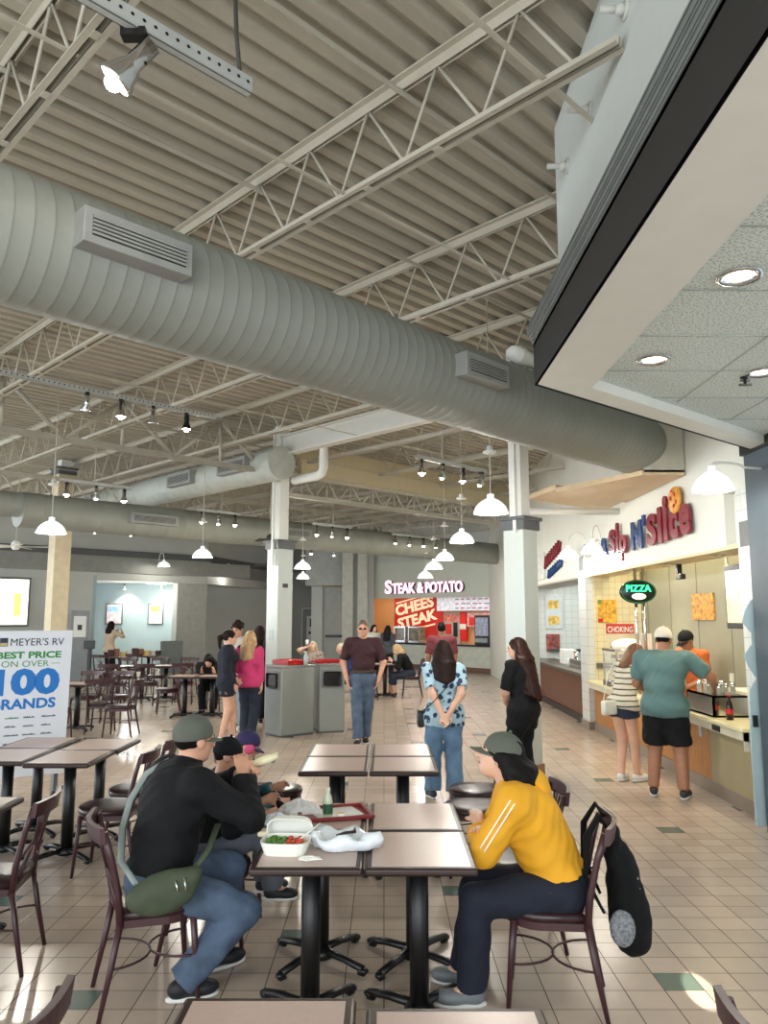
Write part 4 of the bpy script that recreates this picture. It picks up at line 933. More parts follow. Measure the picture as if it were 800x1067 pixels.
for x, y, f_, lab in (
    (-1.14, 4.08, 24, 'burgundy metal chair under the man in the black jacket'),
    (.80, 4.02, 168, 'burgundy metal chair the woman in yellow sits on, backpack on its back'),
    (.74, 4.72, 180, 'empty chair whose rounded back shows behind the yellow sweatshirt'),
    (.66, 5.95, 180, 'empty dark seated chair, nearer one left of the grey cap'),
    (.74, 6.50, 180, 'empty dark seated chair, farther one at the legs of the woman in blue floral'),
    (-.92, 5.95, 5, 'empty black chair behind the child, nearer of the two'),
    (-.88, 6.50, 0, 'empty black chair behind the child in the purple cap, farther one'),
    (-.98, 4.62, 8, 'chair under the child in the black cap'),
    (-.98, 5.20, 10, 'chair under the child in the purple cap'),
    (-2.04, 5.95, 180, 'empty chair behind the man, nearer of the two at the left tables'),
    (-2.02, 6.52, 180, 'empty chair behind the man, farther one at the left tables'),
    (-2.17, 4.42, 188, 'empty chair at the left with its crossed back seen from behind'),
    (-2.24, 3.80, 184, 'empty chair at the left edge, only its post and seat showing'),
    (-1.19, 2.10, 172, 'chair back cut off at the bottom left corner'),
    (1.22, 2.04, 8, 'chair back cut off at the bottom right corner'),
    (-2.9, 5.5, 90, 'chair at the left tables turned away, at the photo edge'),
    ): chair(x, y, f_, lab)
for x, y, f_, lab in (
    (-4.15, 12.35, 180, 'far chair with shiny crossed back, nearest to the centre aisle'), (-4.55, 12.7, 100, 'far chair right of the board, its back to the table'), (-4.75, 13.9, 265, 'far chair behind the table right of the board'),
    (-5.3, 13.9, 265, 'far chair behind the half hidden table'), (-5.0, 12.0, 90, 'far chair in front of the far table by the board'), (-5.6, 12.0, 90, 'far chair in front of the far table, touching the board edge'),
    (-4.2, 15.2, 200, 'far chair left of the table behind the girl in navy'), (-4.3, 16.8, 100, 'far chair in front of the long pale table'), (-5.0, 16.6, 90, 'far chair before the middle pale table'),
    (-5.7, 16.5, 90, 'far chair before the left pale table'), (-4.7, 18.6, 270, 'far chair behind the long pale table, right'), (-5.4, 18.6, 270, 'far chair behind the long pale table, middle'),
    (-6.1, 18.4, 270, 'far chair behind the long pale table, left'), (-3.35, 15.4, 265, 'chair of the hunched person in black'), (-4.0, 18.0, 180, 'far chair at the right end of the pale tables'),
    (-7.3, 20.4, 90, 'dark chair in front of the lounge table, left'), (-6.6, 20.9, 90, 'dark chair in front of the lounge table, right'),
    (.62, 18.25, 180, 'chair of the blond woman near the steak counter'), (-.75, 17.1, 180, 'chair of the person in blue behind the man in maroon'), (-1.65, 18.3, 270, 'chair of the elderly woman behind the bins'), (-.35, 17.6, 10, 'empty chair across from the blond woman'),
    ): chair(x, y, f_, lab)

# ================================================================== THINGS ON THE TABLES
ZT = .752
FOAM = M('white_foam', '#e9ebe2', .6, var=.01, bump=.05)
t = thing('takeaway_box', 'open white foam takeaway box with salad, on the front left table', 'takeaway box', (-.46, 3.79, ZT), radians(-4))
def tub(w0, w1, d0, d1, z0, z1, th=.006):
    b = MB(); V = []
    for (w_, d_, z) in ((w0, d0, z0), (w1, d1, z1), (w1 - th * 2, d1 - th * 2, z1), (w0 - th * 2, d0 - th * 2, z0 + th)):
        for k in range(32):
            a = 2 * pi * k / 32; c_, s_ = cos(a), sin(a); q = (abs(c_) ** 4 + abs(s_) ** 4) ** -.25
            V.append((c_ * q * w_ / 2 * (1 + .012 * (k % 2)), s_ * q * d_ / 2, z))
    F = [(i * 32 + k, i * 32 + (k + 1) % 32, (i + 1) * 32 + (k + 1) % 32, (i + 1) * 32 + k) for i in range(3) for k in range(32)] + [tuple(reversed(range(32))), tuple(range(96, 128))]
    b.add(V, F, False); return b
tub(.19, .23, .15, .19, 0, .06).build('base', FOAM, t)
b = tub(.20, .23, .15, .185, 0, .05); 
lid = b.build('lid', FOAM, t); lid.location = (0, .15, .065); lid.rotation_euler = (radians(112), 0, 0)
rr = random.Random(5); b = MB(); b2 = MB(); b3 = MB()
for k in range(26):
    x, y = rr.uniform(-.085, -.01), rr.uniform(-.06, .06); b.ball((x, y, .045 + rr.random() * .012), (.014, .012, .007), 6, 4)
for k in range(14): b2.ball((rr.uniform(.01, .08), rr.uniform(-.05, .05), .047 + rr.random() * .012), (.014, .012, .007), 6, 4)
for k in range(18): b3.ball((rr.uniform(-.03, .09), rr.uniform(-.07, .05), .04), (.012, .01, .006), 6, 4)
b.build('salad_leaves', M('lettuce', '#4f7a2c', .5, var=.4, vs=60), t); b2.build('tomato', M('tomato', '#c8412a', .4), t); b3.build('rice_and_chicken', M('chicken', '#d8c39c', .6), t)
def crumple(name, label, cat, loc, sx, sy, sz, mat, seed, amp=.35, rz=0):
    rr = random.Random(seed); b = MB(); n, m = 22, 12; ph = [rr.uniform(0, 6) for _ in range(8)]; V = []
    for i in range(m + 1):
        a = pi / 2 * i / m
        for k in range(n):
            t_ = 2 * pi * k / n; q = 1 + amp * (sin(3 * t_ + ph[0]) * .35 + sin(5 * t_ + ph[1] + 3 * a) * .3 + sin(8 * t_ + 4 * a + ph[2]) * .18)
            V.append((sx * cos(a) * cos(t_) * q, sy * cos(a) * sin(t_) * q, max(.001, sz * sin(a) * (1 + amp * .5 * sin(4 * t_ + ph[3]) + amp * .4 * sin(9 * t_ + 5 * a)))))
    F = [(i * n + k, i * n + (k + 1) % n, (i + 1) * n + (k + 1) % n, (i + 1) * n + k) for i in range(m) for k in range(n)]
    b.add(V, F, False); bmesh.ops.remove_doubles(b.bm, verts=b.bm.verts, dist=.0003)
    o = b.build(name, mat); o.location = loc; o.rotation_euler = (0, 0, rz); return tag(o, label, cat)
PLB = M('thin_plastic_bag', '#dfe6ea', .25, var=.02)
t = thing('plastic_bag', 'open white plastic bag with a folded rim between the two front tables', 'plastic bag', (-.205, 3.86, ZT), radians(-12))
rr = random.Random(2); V = []; n = 40
for j, (r_, z) in enumerate([(.12, .001), (.165, .012), (.18, .045), (.165, .068), (.125, .062), (.10, .03), (.05, .014), (.01, .012)]):
    for k in range(n):
        a = 2 * pi * k / n; q = 1 + .09 * sin(3 * a + j * .5) + .06 * sin(7 * a + j) + .035 * sin(13 * a + 2 * j); V.append((r_ * .88 * cos(a) * q + (.035 if (cos(a) > .8 and j < 4) else 0), r_ * .62 * sin(a) * q, z * (1 + .25 * sin(5 * a + j * .6)) if j else .001))
b = MB(); b.add(V, [(i * n + k, i * n + (k + 1) % n, (i + 1) * n + (k + 1) % n, (i + 1) * n + k) for i in range(7) for k in range(n)] + [tuple(range(7 * n, 8 * n))], True); b.build('bag', PLB, t)
MB().tube([(-.02, -.02, .06), (.02, .0, .068), (.06, .02, .07), (.055, .05, .082)], [.006, .014, .014, .005], 8, flat=.5).build('charred_strip', M('burnt_food', '#2b1c16', .5), t)
crumple('paper_napkin', 'crumpled white napkin at the near corner of the salad box', 'napkin', (-.34, 3.68, ZT), .055, .03, .012, FOAM, 3)
crumple('paper_napkin', 'crumpled white paper ball left of the red tray', 'napkin', (-.58, 4.30, ZT), .07, .05, .045, PLB, 7)
crumple('paper_wrapper', 'large pale crumpled wrapper at the left end of the red tray', 'wrapper', (-.47, 4.52, ZT), .12, .09, .06, M('wrapper', '#d3d2cf', .4), 11)
crumple('paper_napkin', 'flat white napkin scrap in front of the red tray', 'napkin', (-.36, 4.12, ZT), .06, .03, .015, FOAM, 5)
o = tag(MB(Matrix.Translation((-.32, 4.10, ZT))).tube([(-.05, -.02, .01), (0, 0, .022), (.06, .03, .012)], [.01, .022, .008], 8, flat=.5).build('dark_glove', M('dark_fabric', '#1c1b1d', .8)), 'small crumpled dark cloth between salad box and tray', 'cloth')
o = tag(MB(Matrix.Translation((-.655, 4.06, ZT))).box(.02, .17, -.035, .035, 0, .028, .01).build('bread_roll', M('bread_wrap', '#dcd5b2', .6)), 'wrapped pale bread stick behind the salad box', 'bread')
t = thing('food_tray', 'dark red cafeteria tray with a bottle on the back left table', 'tray', (-.28, 4.47, ZT), .25)
MB().box(-.18, .18, -.13, .13, 0, .006, .002).build('base', M('tray_red', '#7a1a20', .35), t)
b = MB()
for (x0, x1, y0, y1) in ((-.2, .2, -.15, -.13), (-.2, .2, .13, .15), (-.2, -.18, -.15, .15), (.18, .2, -.15, .15)): b.box(x0, x1, y0, y1, .004, .022, .003)
b.build('rim', M('tray_red'), t)
o = MB().box(-.13, .13, -.1, .1, 0, .002).build('paper_liner', M('liner', '#dcdcd6', var=.05)); o.location = (-.27, 4.49, ZT + .007); o.rotation_euler = (0, 0, .4); tag(o, 'white paper liner lying on the dark red tray', 'paper')
t = thing('glass_bottle', 'clear bottle with green label standing on the dark red tray', 'bottle', (-.31, 4.42, ZT + .008))
MB().lathe([(0, 0), (.026, 0), (.027, .075), (.022, .1), (.012, .12), (.012, .15)], 18, caps=True).build('body', M('bottle_glass', '#b9c2a8', .08), t)
MB().lathe([(.0278, .012), (.0278, .065)], 18).build('label_band', M('green_label', '#24502f'), t)
t = thing('sauce_cup', 'small cup of bright yellow mustard on the red tray', 'cup', (-.235, 4.37, ZT + .008))
MB().lathe([(0, 0), (.02, 0), (.026, .028), (.024, .028)], 16).build('cup', FOAM, t); MB().lathe([(0, .024), (.024, .025)], 16).build('mustard', M('mustard', '#f0b91d', .4), t)
t = thing('plastic_fork', 'white plastic fork sticking out of the salad box', 'fork')
MB().tube([(-.40, 3.78, ZT + .055), (-.34, 3.86, ZT + .085), (-.31, 3.90, ZT + .1)], .004, 6).build('handle', WHITE, t)

# ================================================================== PEOPLE: smooth union of tapered limbs -> one continuous surface
F4 = np.float32
def npv(v): return np.array(v, dtype=float)
def sdf_mesh(prims, h, disp=None):
    """prims: dicts with kind 'e'/'c', k, sub, clips"""
    pad = 3 * h + .03; lo = np.full(3, 1e9); hi = -lo
    for p in prims:
        if p['t'] == 'e': r = max(p['r']); a = p['c'] - r; b = p['c'] + r
        else: r = max(p['r']); a = np.minimum(p['a'], p['b']) - r; b = np.maximum(p['a'], p['b']) + r
        p['lo'], p['hi'] = a - pad, b + pad
        if not p.get('sub'): lo = np.minimum(lo, a); hi = np.maximum(hi, b)
    lo -= 2.5 * h; hi += 2.5 * h; n = np.ceil((hi - lo) / h).astype(int) + 1
    G = np.full(n, .2, F4); ax = [(lo[i] + h * np.arange(n[i])).astype(F4) for i in range(3)]
    for p in prims:
        s = [slice(max(0, int((p['lo'][i] - lo[i]) / h)), min(n[i], int((p['hi'][i] - lo[i]) / h) + 2)) for i in range(3)]
        if any(q.stop <= q.start for q in s): continue
        X = ax[0][s[0]][:, None, None]; Y = ax[1][s[1]][None, :, None]; Z = ax[2][s[2]][None, None, :]
        if p['t'] == 'e':
            R = p.get('R'); x, y, z = X - p['c'][0], Y - p['c'][1], Z - p['c'][2]
            if R is not None: x, y, z = [R[0][i] * x + R[1][i] * y + R[2][i] * z for i in range(3)]
            r = p['r']; k0 = np.sqrt((x / r[0]) ** 2 + (y / r[1]) ** 2 + (z / r[2]) ** 2) + 1e-6
            k1 = np.sqrt((x / r[0] ** 2) ** 2 + (y / r[1] ** 2) ** 2 + (z / r[2] ** 2) ** 2) + 1e-6
            d = k0 * (k0 - 1) / k1
        else:
            a, b = p['a'], p['b']; ba = b - a; L2 = float(ba @ ba) + 1e-9
            x, y, z = X - a[0], Y - a[1], Z - a[2]
            t = np.clip((x * ba[0] + y * ba[1] + z * ba[2]) / L2, 0, 1)
            d = np.sqrt((x - t * ba[0]) ** 2 + (y - t * ba[1]) ** 2 + (z - t * ba[2]) ** 2) - (p['r'][0] + (p['r'][1] - p['r'][0]) * t)
        for nn, cc in p.get('clips', ()): d = np.maximum(d, nn[0] * X + nn[1] * Y + nn[2] * Z - cc)
        k = p.get('k', .02); g = G[s[0], s[1], s[2]]
        if p.get('sub'):
            q = np.clip(.5 - .5 * (g + d) / k, 0, 1); G[s[0], s[1], s[2]] = g * (1 - q) + (-d) * q + k * q * (1 - q)
        else:
            q = np.clip(.5 + .5 * (g - d) / k, 0, 1); G[s[0], s[1], s[2]] = g * (1 - q) + d * q - k * q * (1 - q)
    if disp:
        amp, fr = disp; X = ax[0][:, None, None]; Y = ax[1][None, :, None]; Z = ax[2][None, None, :]
        G += (amp * (np.sin(fr * (X + .6 * Z) + 1.3) * np.sin(fr * 1.1 * (Y - .5 * Z) + .4) + .6 * np.sin(fr * 1.9 * (Z + .5 * X - .4 * Y)) + .35 * np.sin(fr * 3.7 * (Z * .7 - X + .8 * Y) + 2))).astype(F4)
    S = G < 0; off8 = [(i, j, k) for i in (0, 1) for j in (0, 1) for k in (0, 1)]
    cn = np.array(n) - 1; cnt = np.zeros(cn, np.int8)
    for o in off8: cnt += S[o[0]:o[0] + cn[0], o[1]:o[1] + cn[1], o[2]:o[2] + cn[2]]
    act = (cnt > 0) & (cnt < 8); I = np.argwhere(act); idx = np.full(cn, -1, np.int32); idx[act] = np.arange(len(I))
    P = np.zeros((len(I), 3)); C = np.zeros(len(I))
    for o in off8:
        for a_ in range(3):
            if o[a_]: continue
            o2 = list(o); o2[a_] = 1
            f0 = G[I[:, 0] + o[0], I[:, 1] + o[1], I[:, 2] + o[2]]; f1 = G[I[:, 0] + o2[0], I[:, 1] + o2[1], I[:, 2] + o2[2]]
            m = (f0 < 0) != (f1 < 0); t = np.where(m, f0 / np.where(m, f0 - f1, 1), 0)
            q = np.array(o, float)[None].repeat(len(I), 0); q[:, a_] += t; P[m] += q[m]; C[m] += 1
    V = lo + (I + P / C[:, None]) * h; Fs = []
    for a_ in range(3):
        sl0 = [slice(1, -1)] * 3; sl1 = [slice(1, -1)] * 3; sl0[a_] = slice(0, -1); sl1[a_] = slice(1, None)
        A_, B_ = S[tuple(sl0)], S[tuple(sl1)]; E_ = np.argwhere(A_ != B_)
        if not len(E_): continue
        flip = A_[tuple(E_.T)]; base = E_.copy()
        for q in range(3):
            if q != a_: base[:, q] += 1
        b1, b2 = (a_ + 1) % 3, (a_ + 2) % 3
        def gi_(d1, d2):
            e = base.copy(); e[:, b1] -= d1; e[:, b2] -= d2; return idx[e[:, 0], e[:, 1], e[:, 2]]
        q = np.stack([gi_(0, 0), gi_(1, 0), gi_(1, 1), gi_(0, 1)], 1); q[~flip] = q[~flip][:, ::-1]; Fs.append(q)
    return V, np.concatenate(Fs)
def sdf_obj(name, prims, h, mat, parent, disp=None):
    V, Q = sdf_mesh(prims, h, disp); me = bpy.data.meshes.new(name)
    me.vertices.add(len(V)); me.vertices.foreach_set('co', V.astype(F4).ravel())
    me.loops.add(len(Q) * 4); me.loops.foreach_set('vertex_index', Q.astype(np.int32).ravel())
    me.polygons.add(len(Q)); me.polygons.foreach_set('loop_start', (np.arange(len(Q)) * 4).astype(np.int32)); me.polygons.foreach_set('loop_total', np.full(len(Q), 4, np.int32))
    me.polygons.foreach_set('use_smooth', np.ones(len(Q), bool)); me.update(calc_edges=True); me.validate()
    me.materials.append(mat); o = bpy.data.objects.new(name, me); COL.objects.link(o)
    if parent: o.parent = parent
    return o
def rotm(yaw=0, pitch=0, roll=0):   # local: pitch + = nods/leans forward (+Y), yaw + = turns left
    cy, sy = cos(radians(yaw)), sin(radians(yaw)); cp, sp_ = cos(radians(-pitch)), sin(radians(-pitch)); cr_, sr = cos(radians(roll)), sin(radians(roll))
    Rz = np.array([[cy, -sy, 0], [sy, cy, 0], [0, 0, 1]]); Rx = np.array([[1, 0, 0], [0, cp, -sp_], [0, sp_, cp]]); Ry = np.array([[cr_, 0, sr], [0, 1, 0], [-sr, 0, cr_]])
    return Rz @ Rx @ Ry
def E_(c, r, R=None, **kw): return dict(t='e', c=npv(c), r=npv(r), R=R, **kw)
def C_(a, b, r1, r2=None, **kw): return dict(t='c', a=npv(a), b=npv(b), r=(r1, r1 if r2 is None else r2), **kw)
def ik(a, b, l1, l2, pole):
    d = b - a; L = np.linalg.norm(d); mx = (l1 + l2) * .999
    if L > mx: b = a + d / L * mx; d = b - a; L = mx
    e = d / L; x = (l1 * l1 - l2 * l2 + L * L) / (2 * L); hgt = sqrt(max(0, l1 * l1 - x * x))
    pl = npv(pole); pl = pl - (pl @ e) * e; pl = pl / (np.linalg.norm(pl) + 1e-9)
    return a + e * x + pl * hgt, b
def nrm(v): v = npv(v); return v / (np.linalg.norm(v) + 1e-9)
def _hs():
    for n in ('dark_brown_hair', 'black_hair', 'dark_hair', 'chestnut_hair'):
        if n in _m: _m[n].node_tree.nodes['Principled BSDF'].inputs['Specular IOR Level'].default_value = .15
def person(label, loc, face, S=1.75, g=1.0, h=.012, female=False, hz=None, lean=2, bend=4, head=(0, 0, 0), tw=0, hip=(0, 0),
           hands=None, poles=None, feet=None, kpoles=None, legs_r=1.0, skin=SKIN, shirt=None, sleeve=1.0, hem=.0, pants=None, pant=1.0, pant_r=1.0,
           shoes=None, shoe_h=.1, hair=None, hairc=None, hlen=.25, cap=None, eyes=True, curl=35, palm=None, grp=None, bust=None, collar=None, cuff=None, side_hair=1.0, sh_ease=.016, cat='person'):
    """face: direction looked at, degrees from +X.  local frame: +Y forward, +X the person's right"""
    t = thing('person', label, cat, loc, radians(face - 90), grp)
    s = S / 1.75; hz = .53 * S if hz is None else hz
    H0 = npv((hip[0], hip[1], hz)); Rp = rotm(0, lean * .4); Rc = rotm(tw, lean + bend)
    up1 = rotm(0, lean)[:, 2]; W0 = H0 + up1 * .115 * S; Ch = W0 + Rc[:, 2] * .105 * S; Sh = W0 + Rc[:, 2] * .178 * S
    sw = (.100 if female else .112) * S * (1 + .5 * (g - 1))
    Nk = W0 + Rc[:, 2] * .205 * S; Rh = rotm(head[0] + tw, head[1], head[2]); fw = .35 * (lean + bend) / 45
    Hd = Nk + (Rc[:, 2] * .038 + npv((0, 0, .030)) + Rh[:, 1] * .014) * S + Rh[:, 2] * .012 * S
    shd = {1: Sh + Rc[:, 0] * sw - Rc[:, 2] * .008 * S, -1: Sh - Rc[:, 0] * sw - Rc[:, 2] * .008 * S}
    hj = {1: H0 + Rp[:, 0] * .052 * S, -1: H0 - Rp[:, 0] * .052 * S}
    la1, la2, ll1, ll2 = .172 * S, .148 * S, .245 * S, .24 * S
    hands = hands or {}; poles = poles or {}; feet = feet or {}; kpoles = kpoles or {}; palm = palm or {}
    arm, leg = {}, {}
    for sd in (1, -1):
        tg = npv(hands.get(sd, (sd * .15 * S, .06, hz - .05 * S))); el, wr = ik(shd[sd], tg, la1, la2, poles.get(sd, (sd * .4, -1, -.2))); arm[sd] = (shd[sd], el, wr)
        ft = npv(feet.get(sd, (sd * .06 * S, 0, .05 * S))); kn, an = ik(hj[sd], ft[:3], ll1, ll2, kpoles.get(sd, (sd * .1, 1, 0))); leg[sd] = (hj[sd], kn, an)
    def torso(e, pel=True, wst=True, chs=True, clip=()):
        P = []; gg = 1 + .8 * (g - 1)
        wf = .94 if female else 1
        if pel: P.append(E_(H0 + Rp[:, 1] * -.006 * S, ((.098 if female else .09) * S * gg + e, .070 * S * gg + e, .068 * S + e), Rp, k=.05 * s, clips=clip))
        if wst: P.append(E_(W0, (.082 * S * gg * wf + e, .062 * S * gg ** 1.35 + e, .085 * S + e), rotm(tw / 2, lean + bend / 2), k=.06 * s, clips=clip))
        if chs:
            P.append(E_(Ch - Rc[:, 1] * .005 * S, (.096 * S * (1 + .85 * (g - 1)) * wf + e, .066 * S * (1 + .85 * (g - 1)) + e, .095 * S + e), Rc, k=.05 * s, clips=clip))
            P.append(C_(shd[1] - Rc[:, 0] * .012 * S, shd[-1] + Rc[:, 0] * .012 * S, .034 * S + e, k=.05 * s, clips=clip))
            if bust or (female and bust is None):
                for q in (1, -1): P.append(E_(Ch + Rc[:, 1] * .052 * S + Rc[:, 0] * q * .04 * S, (.034 * S + e, .034 * S + e, .034 * S + e), Rc, k=.03, clips=clip))
        return P
    def neck(e, top=1): return [C_(Nk - Rc[:, 2] * .02 * S, Hd - Rh[:, 2] * .03 * S - Rh[:, 1] * .012 * S if top else Nk + (Hd - Nk) * .3, .036 * S * (1 + .4 * (g - 1)) + e, .031 * S + e, k=.03)]
    ga = 1 + .6 * (g - 1); gl = legs_r * (1 + .6 * (g - 1)) * (1.06 if female else 1)
    def arm_p(sd, e, f, flare=0):
        a, b, c = arm[sd]; P = []; f1 = min(1, f * 2)
        b_ = a + (b - a) * f1; cl = [(nrm(b - a), float(nrm(b - a) @ b_))] if f1 < 1 or f <= .5 else []
        P.append(C_(a, b_ if f1 >= 1 else b_ + (b - a) * .05, .030 * S * ga + e, (.030 - .006 * f1) * S * ga + e + flare, k=.03, clips=cl))
        if f > .5:
            f2 = (f - .5) * 2; c_ = b + (c - b) * f2; cl = [(nrm(c - b), float(nrm(c - b) @ c_))]
            P.append(C_(b, c_ + (c - b) * .04, .0245 * S * ga + e, (.0245 - .009 * f2) * S * ga + e + flare, k=.025, clips=cl))
        return P
    def leg_p(sd, e, f, flare=0, topclip=None):
        a, b, c = leg[sd]; P = []; f1 = min(1, f * 2); b_ = a + (b - a) * f1
        cl = [(nrm(b - a), float(nrm(b - a) @ b_))] if f < .5 else []
        P.append(C_(a, b_ + (b - a) * (.05 if f < .5 else 0), .052 * S * gl + e, (.052 - .017 * f1) * S * gl + e + flare * (f < .5), k=.04, clips=cl))
        if f > .5:
            f2 = (f - .5) * 2; c_ = b + (c - b) * f2; cl = [(nrm(c - b), float(nrm(c - b) @ c_))]
            if f2 < .95:
                m_ = b + (c - b) * .3; P.append(C_(b, c_, .034 * S * gl + e, (.036 - .016 * f2) * S * gl + e + flare, k=.03, clips=cl)); 
            else: P.append(C_(b, c_ + (c - b) * .03, .036 * S * gl + e, .026 * S * gl + e + flare, k=.03, clips=cl))
        return P
    # ---- hand
    def hand_p(sd):
        a, b, c = arm[sd]; D = nrm(c - b); pn = palm.get(sd); N_ = nrm(pn) if pn is not None else nrm(-Rc[:, 0] * sd)
        N_ = nrm(N_ - (N_ @ D) * D); Wd = np.cross(D, N_); Wd = Wd * (1 if (Wd @ Rc[:, 1]) > 0 else -1)   # thumb side = forward
        R = np.stack([Wd, D, N_], 1); P = [E_(c + D * .048 * s, (.040 * s, .050 * s, .016 * s), R, k=.02), C_(c - D * .02, c + D * .02, .019 * s, .022 * s, k=.02)]
        cu = radians(curl)
        for q, (o_, ln) in enumerate(((.030, .036), (.010, .041), (-.010, .038), (-.029, .030))):
            b0 = c + D * .082 * s + Wd * o_ * s; d1 = D * cos(cu * .6) + N_ * sin(cu * .6); d2 = D * cos(cu * 1.5) + N_ * sin(cu * 1.5)
            m1 = b0 + d1 * ln * s; P.append(C_(b0 - D * .02 * s, m1, .0095 * s, .0085 * s, k=.006)); P.append(C_(m1, m1 + d2 * ln * .95 * s, .0085 * s, .007 * s, k=.004))
        b0 = c + D * .025 * s + Wd * .03 * s; m1 = b0 + nrm(D * .7 + Wd * .6 + N_ * .3) * .035 * s; P.append(C_(b0, m1, .0135 * s, .011 * s, k=.01)); P.append(C_(m1, m1 + nrm(D * .9 + Wd * .2 + N_ * .4) * .03 * s, .011 * s, .009 * s, k=.005))
        return P
    def hp(x, y, z): return Hd + Rh @ npv((x, y, z)) * S
    hf = 1.0
    def head_p():
        return [E_(hp(0, -.008, .014), (.0435 * S, .056 * S, .053 * S), Rh, k=.02), E_(hp(0, .014, -.018), (.036 * S, .040 * S, .048 * S), Rh, k=.02),
                E_(hp(0, .024, -.046), (.024 * S, .026 * S, .020 * S), Rh, k=.02), C_(hp(0, .050, .006), hp(0, .064, -.016), .005 * S, .0085 * S, k=.008),
                E_(hp(0, .046, .012), (.03 * S, .012 * S, .008 * S), Rh, k=.015),
                E_(hp(.019, .060, .002), (.011 * S, .010 * S, .007 * S), Rh, k=.01, sub=1), E_(hp(-.019, .060, .002), (.011 * S, .010 * S, .007 * S), Rh, k=.01, sub=1),
                E_(hp(.0445, -.004, -.006), (.006 * S, .014 * S, .018 * S), Rh, k=.006), E_(hp(-.0445, -.004, -.006), (.006 * S, .014 * S, .018 * S), Rh, k=.006)]
    body = torso(-.004) + neck(0) + head_p()
    for sd in (1, -1):
        body += arm_p(sd, 0, 1.0) + hand_p(sd) + leg_p(sd, 0, 1.0)
        a, b, c = leg[sd]; fd = nrm(npv((sd * .15, 1, 0)) if len(npv(feet.get(sd, (0, 0, 0)))) == 3 else npv(feet[sd][3:6]))
        body += [C_(c, c + fd * .09 * s - npv((0, 0, .03 * s)), .03 * s, .025 * s, k=.02)]
        if shoes is not None:
            gz = c[2] - .05 * S + .0
            R = np.stack([np.cross(fd, (0, 0, 1)), fd, npv((0, 0, 1))], 1)
            P = [E_(c + fd * .10 * s + npv((0, 0, -.045 * s)), (.047 * s, .085 * s, .040 * s), R, k=.03), E_(c - fd * .012 * s + npv((0, 0, -.035 * s)), (.041 * s, .058 * s, .048 * s), R, k=.03)]
            for q in P: q['clips'] = [(npv((0, 0, -1)), -(c[2] - .082 * s))]
            o = sdf_obj('shoe', P, max(.008, h * .8), shoes, t)
            sm = MB(Matrix.Translation(c + fd * .055 * s + npv((0, 0, -.084 * s))) @ Matrix.Rotation(atan2(fd[1], fd[0]) - pi / 2, 4, 'Z'))
            sm.lathe([(0, 0), (1, 0), (1.02, .014 * s), (0, .014 * s)], 20)
            for v in sm.bm.verts:
                pass
            bmesh.ops.transform(sm.bm, matrix=sm.T @ Matrix.Diagonal((.043 * s, .130 * s, 1, 1)) @ sm.T.inverted(), verts=sm.bm.verts)
            sm.build('sole', M('white_sole', '#d9d9d4', .5), o)
    sdf_obj('body', body, h, skin, t)
    if shirt is not None:
        mt_ = shirt; P = torso(sh_ease)
        hz_cut = H0 - up1 * hem * S
        cut = (-up1, float(-up1 @ hz_cut))
        if hem > 0:
            for sd in (1, -1): P.append(C_(hj[sd], hj[sd] + (leg[sd][1] - hj[sd]) * .32, .052 * S * gl + .030 + .012 * (pant_r - 1), .046 * S * gl + .034 + .012 * (pant_r - 1), k=.05))
        for p in P: p['clips'] = list(p.get('clips', ())) + [cut]
        P += [C_(Nk - Rc[:, 2] * .02 * S, Nk + (Hd - Nk) * collar, .040 * S * (1 + .4 * (g - 1)) + .008, .036 * S + .006, k=.03, clips=[(nrm(Hd - Nk), float(nrm(Hd - Nk) @ (Nk + (Hd - Nk) * collar)))])] if collar else []
        for sd in (1, -1): P += arm_p(sd, sh_ease * .8, sleeve, .012 if sleeve < .6 else 0)
        so = sdf_obj('shirt', P, h, mt_, t, (.005, 21)); 
    if pants is not None:
        P = torso(.010 if shirt is not None else .012, wst=False, chs=False); tp = (up1, float(up1 @ (H0 + up1 * (.055 if hem <= 0 else .0) * S)))
        for p in P: p['clips'] = [tp]
        for sd in (1, -1): P += leg_p(sd, .014 * pant_r, pant, .012 * pant_r)
        po = sdf_obj('trousers' if pant > .7 else 'shorts', P, h, pants, t, (.0045, 19))
    if hair:
        hc = hairc or M('dark_hair', '#1c1512', .6, var=.3, vs=60, stretch=(1, 1, .2)); P = [E_(hp(0, -.013, .018), (.050 * S, .062 * S, .057 * S), Rh, k=.02)]
        zc = -.03 if hair == 'short' else -.06
        P[0]['clips'] = [(-Rh[:, 2], float(-Rh[:, 2] @ hp(0, 0, zc)))]
        if hair == 'short': P.append(E_(hp(0, .06, -.03), (.050 * S, .055 * S, .058 * S), Rh, k=.01, sub=1)); P[0]['r'] = npv((.046 * S, .059 * S, .056 * S)); P[0]['clips'].append((nrm(Rh[:, 1] * .8 - Rh[:, 2] * .5), float(nrm(Rh[:, 1] * .8 - Rh[:, 2] * .5) @ hp(0, .022, .0))))
        if hair == 'curly':
            rr = random.Random(int(S * 1000))
            for q in range(26):
                a_, e_ = rr.uniform(0, 2 * pi), rr.uniform(-.1, 1.4); v = npv((cos(a_) * cos(e_) * .047, sin(a_) * cos(e_) * .055 - .01, sin(e_) * .055 + .022))
                if v[1] < .03 or v[2] > .05: P.append(E_(hp(*v), (.016 * S,) * 3, k=.01))
            P.append(E_(hp(0, .066, -.03), (.040 * S, .045 * S, .052 * S), Rh, k=.01, sub=1)); P[0]['clips'] = [(-Rh[:, 2], float(-Rh[:, 2] @ hp(0, 0, -.02)))]
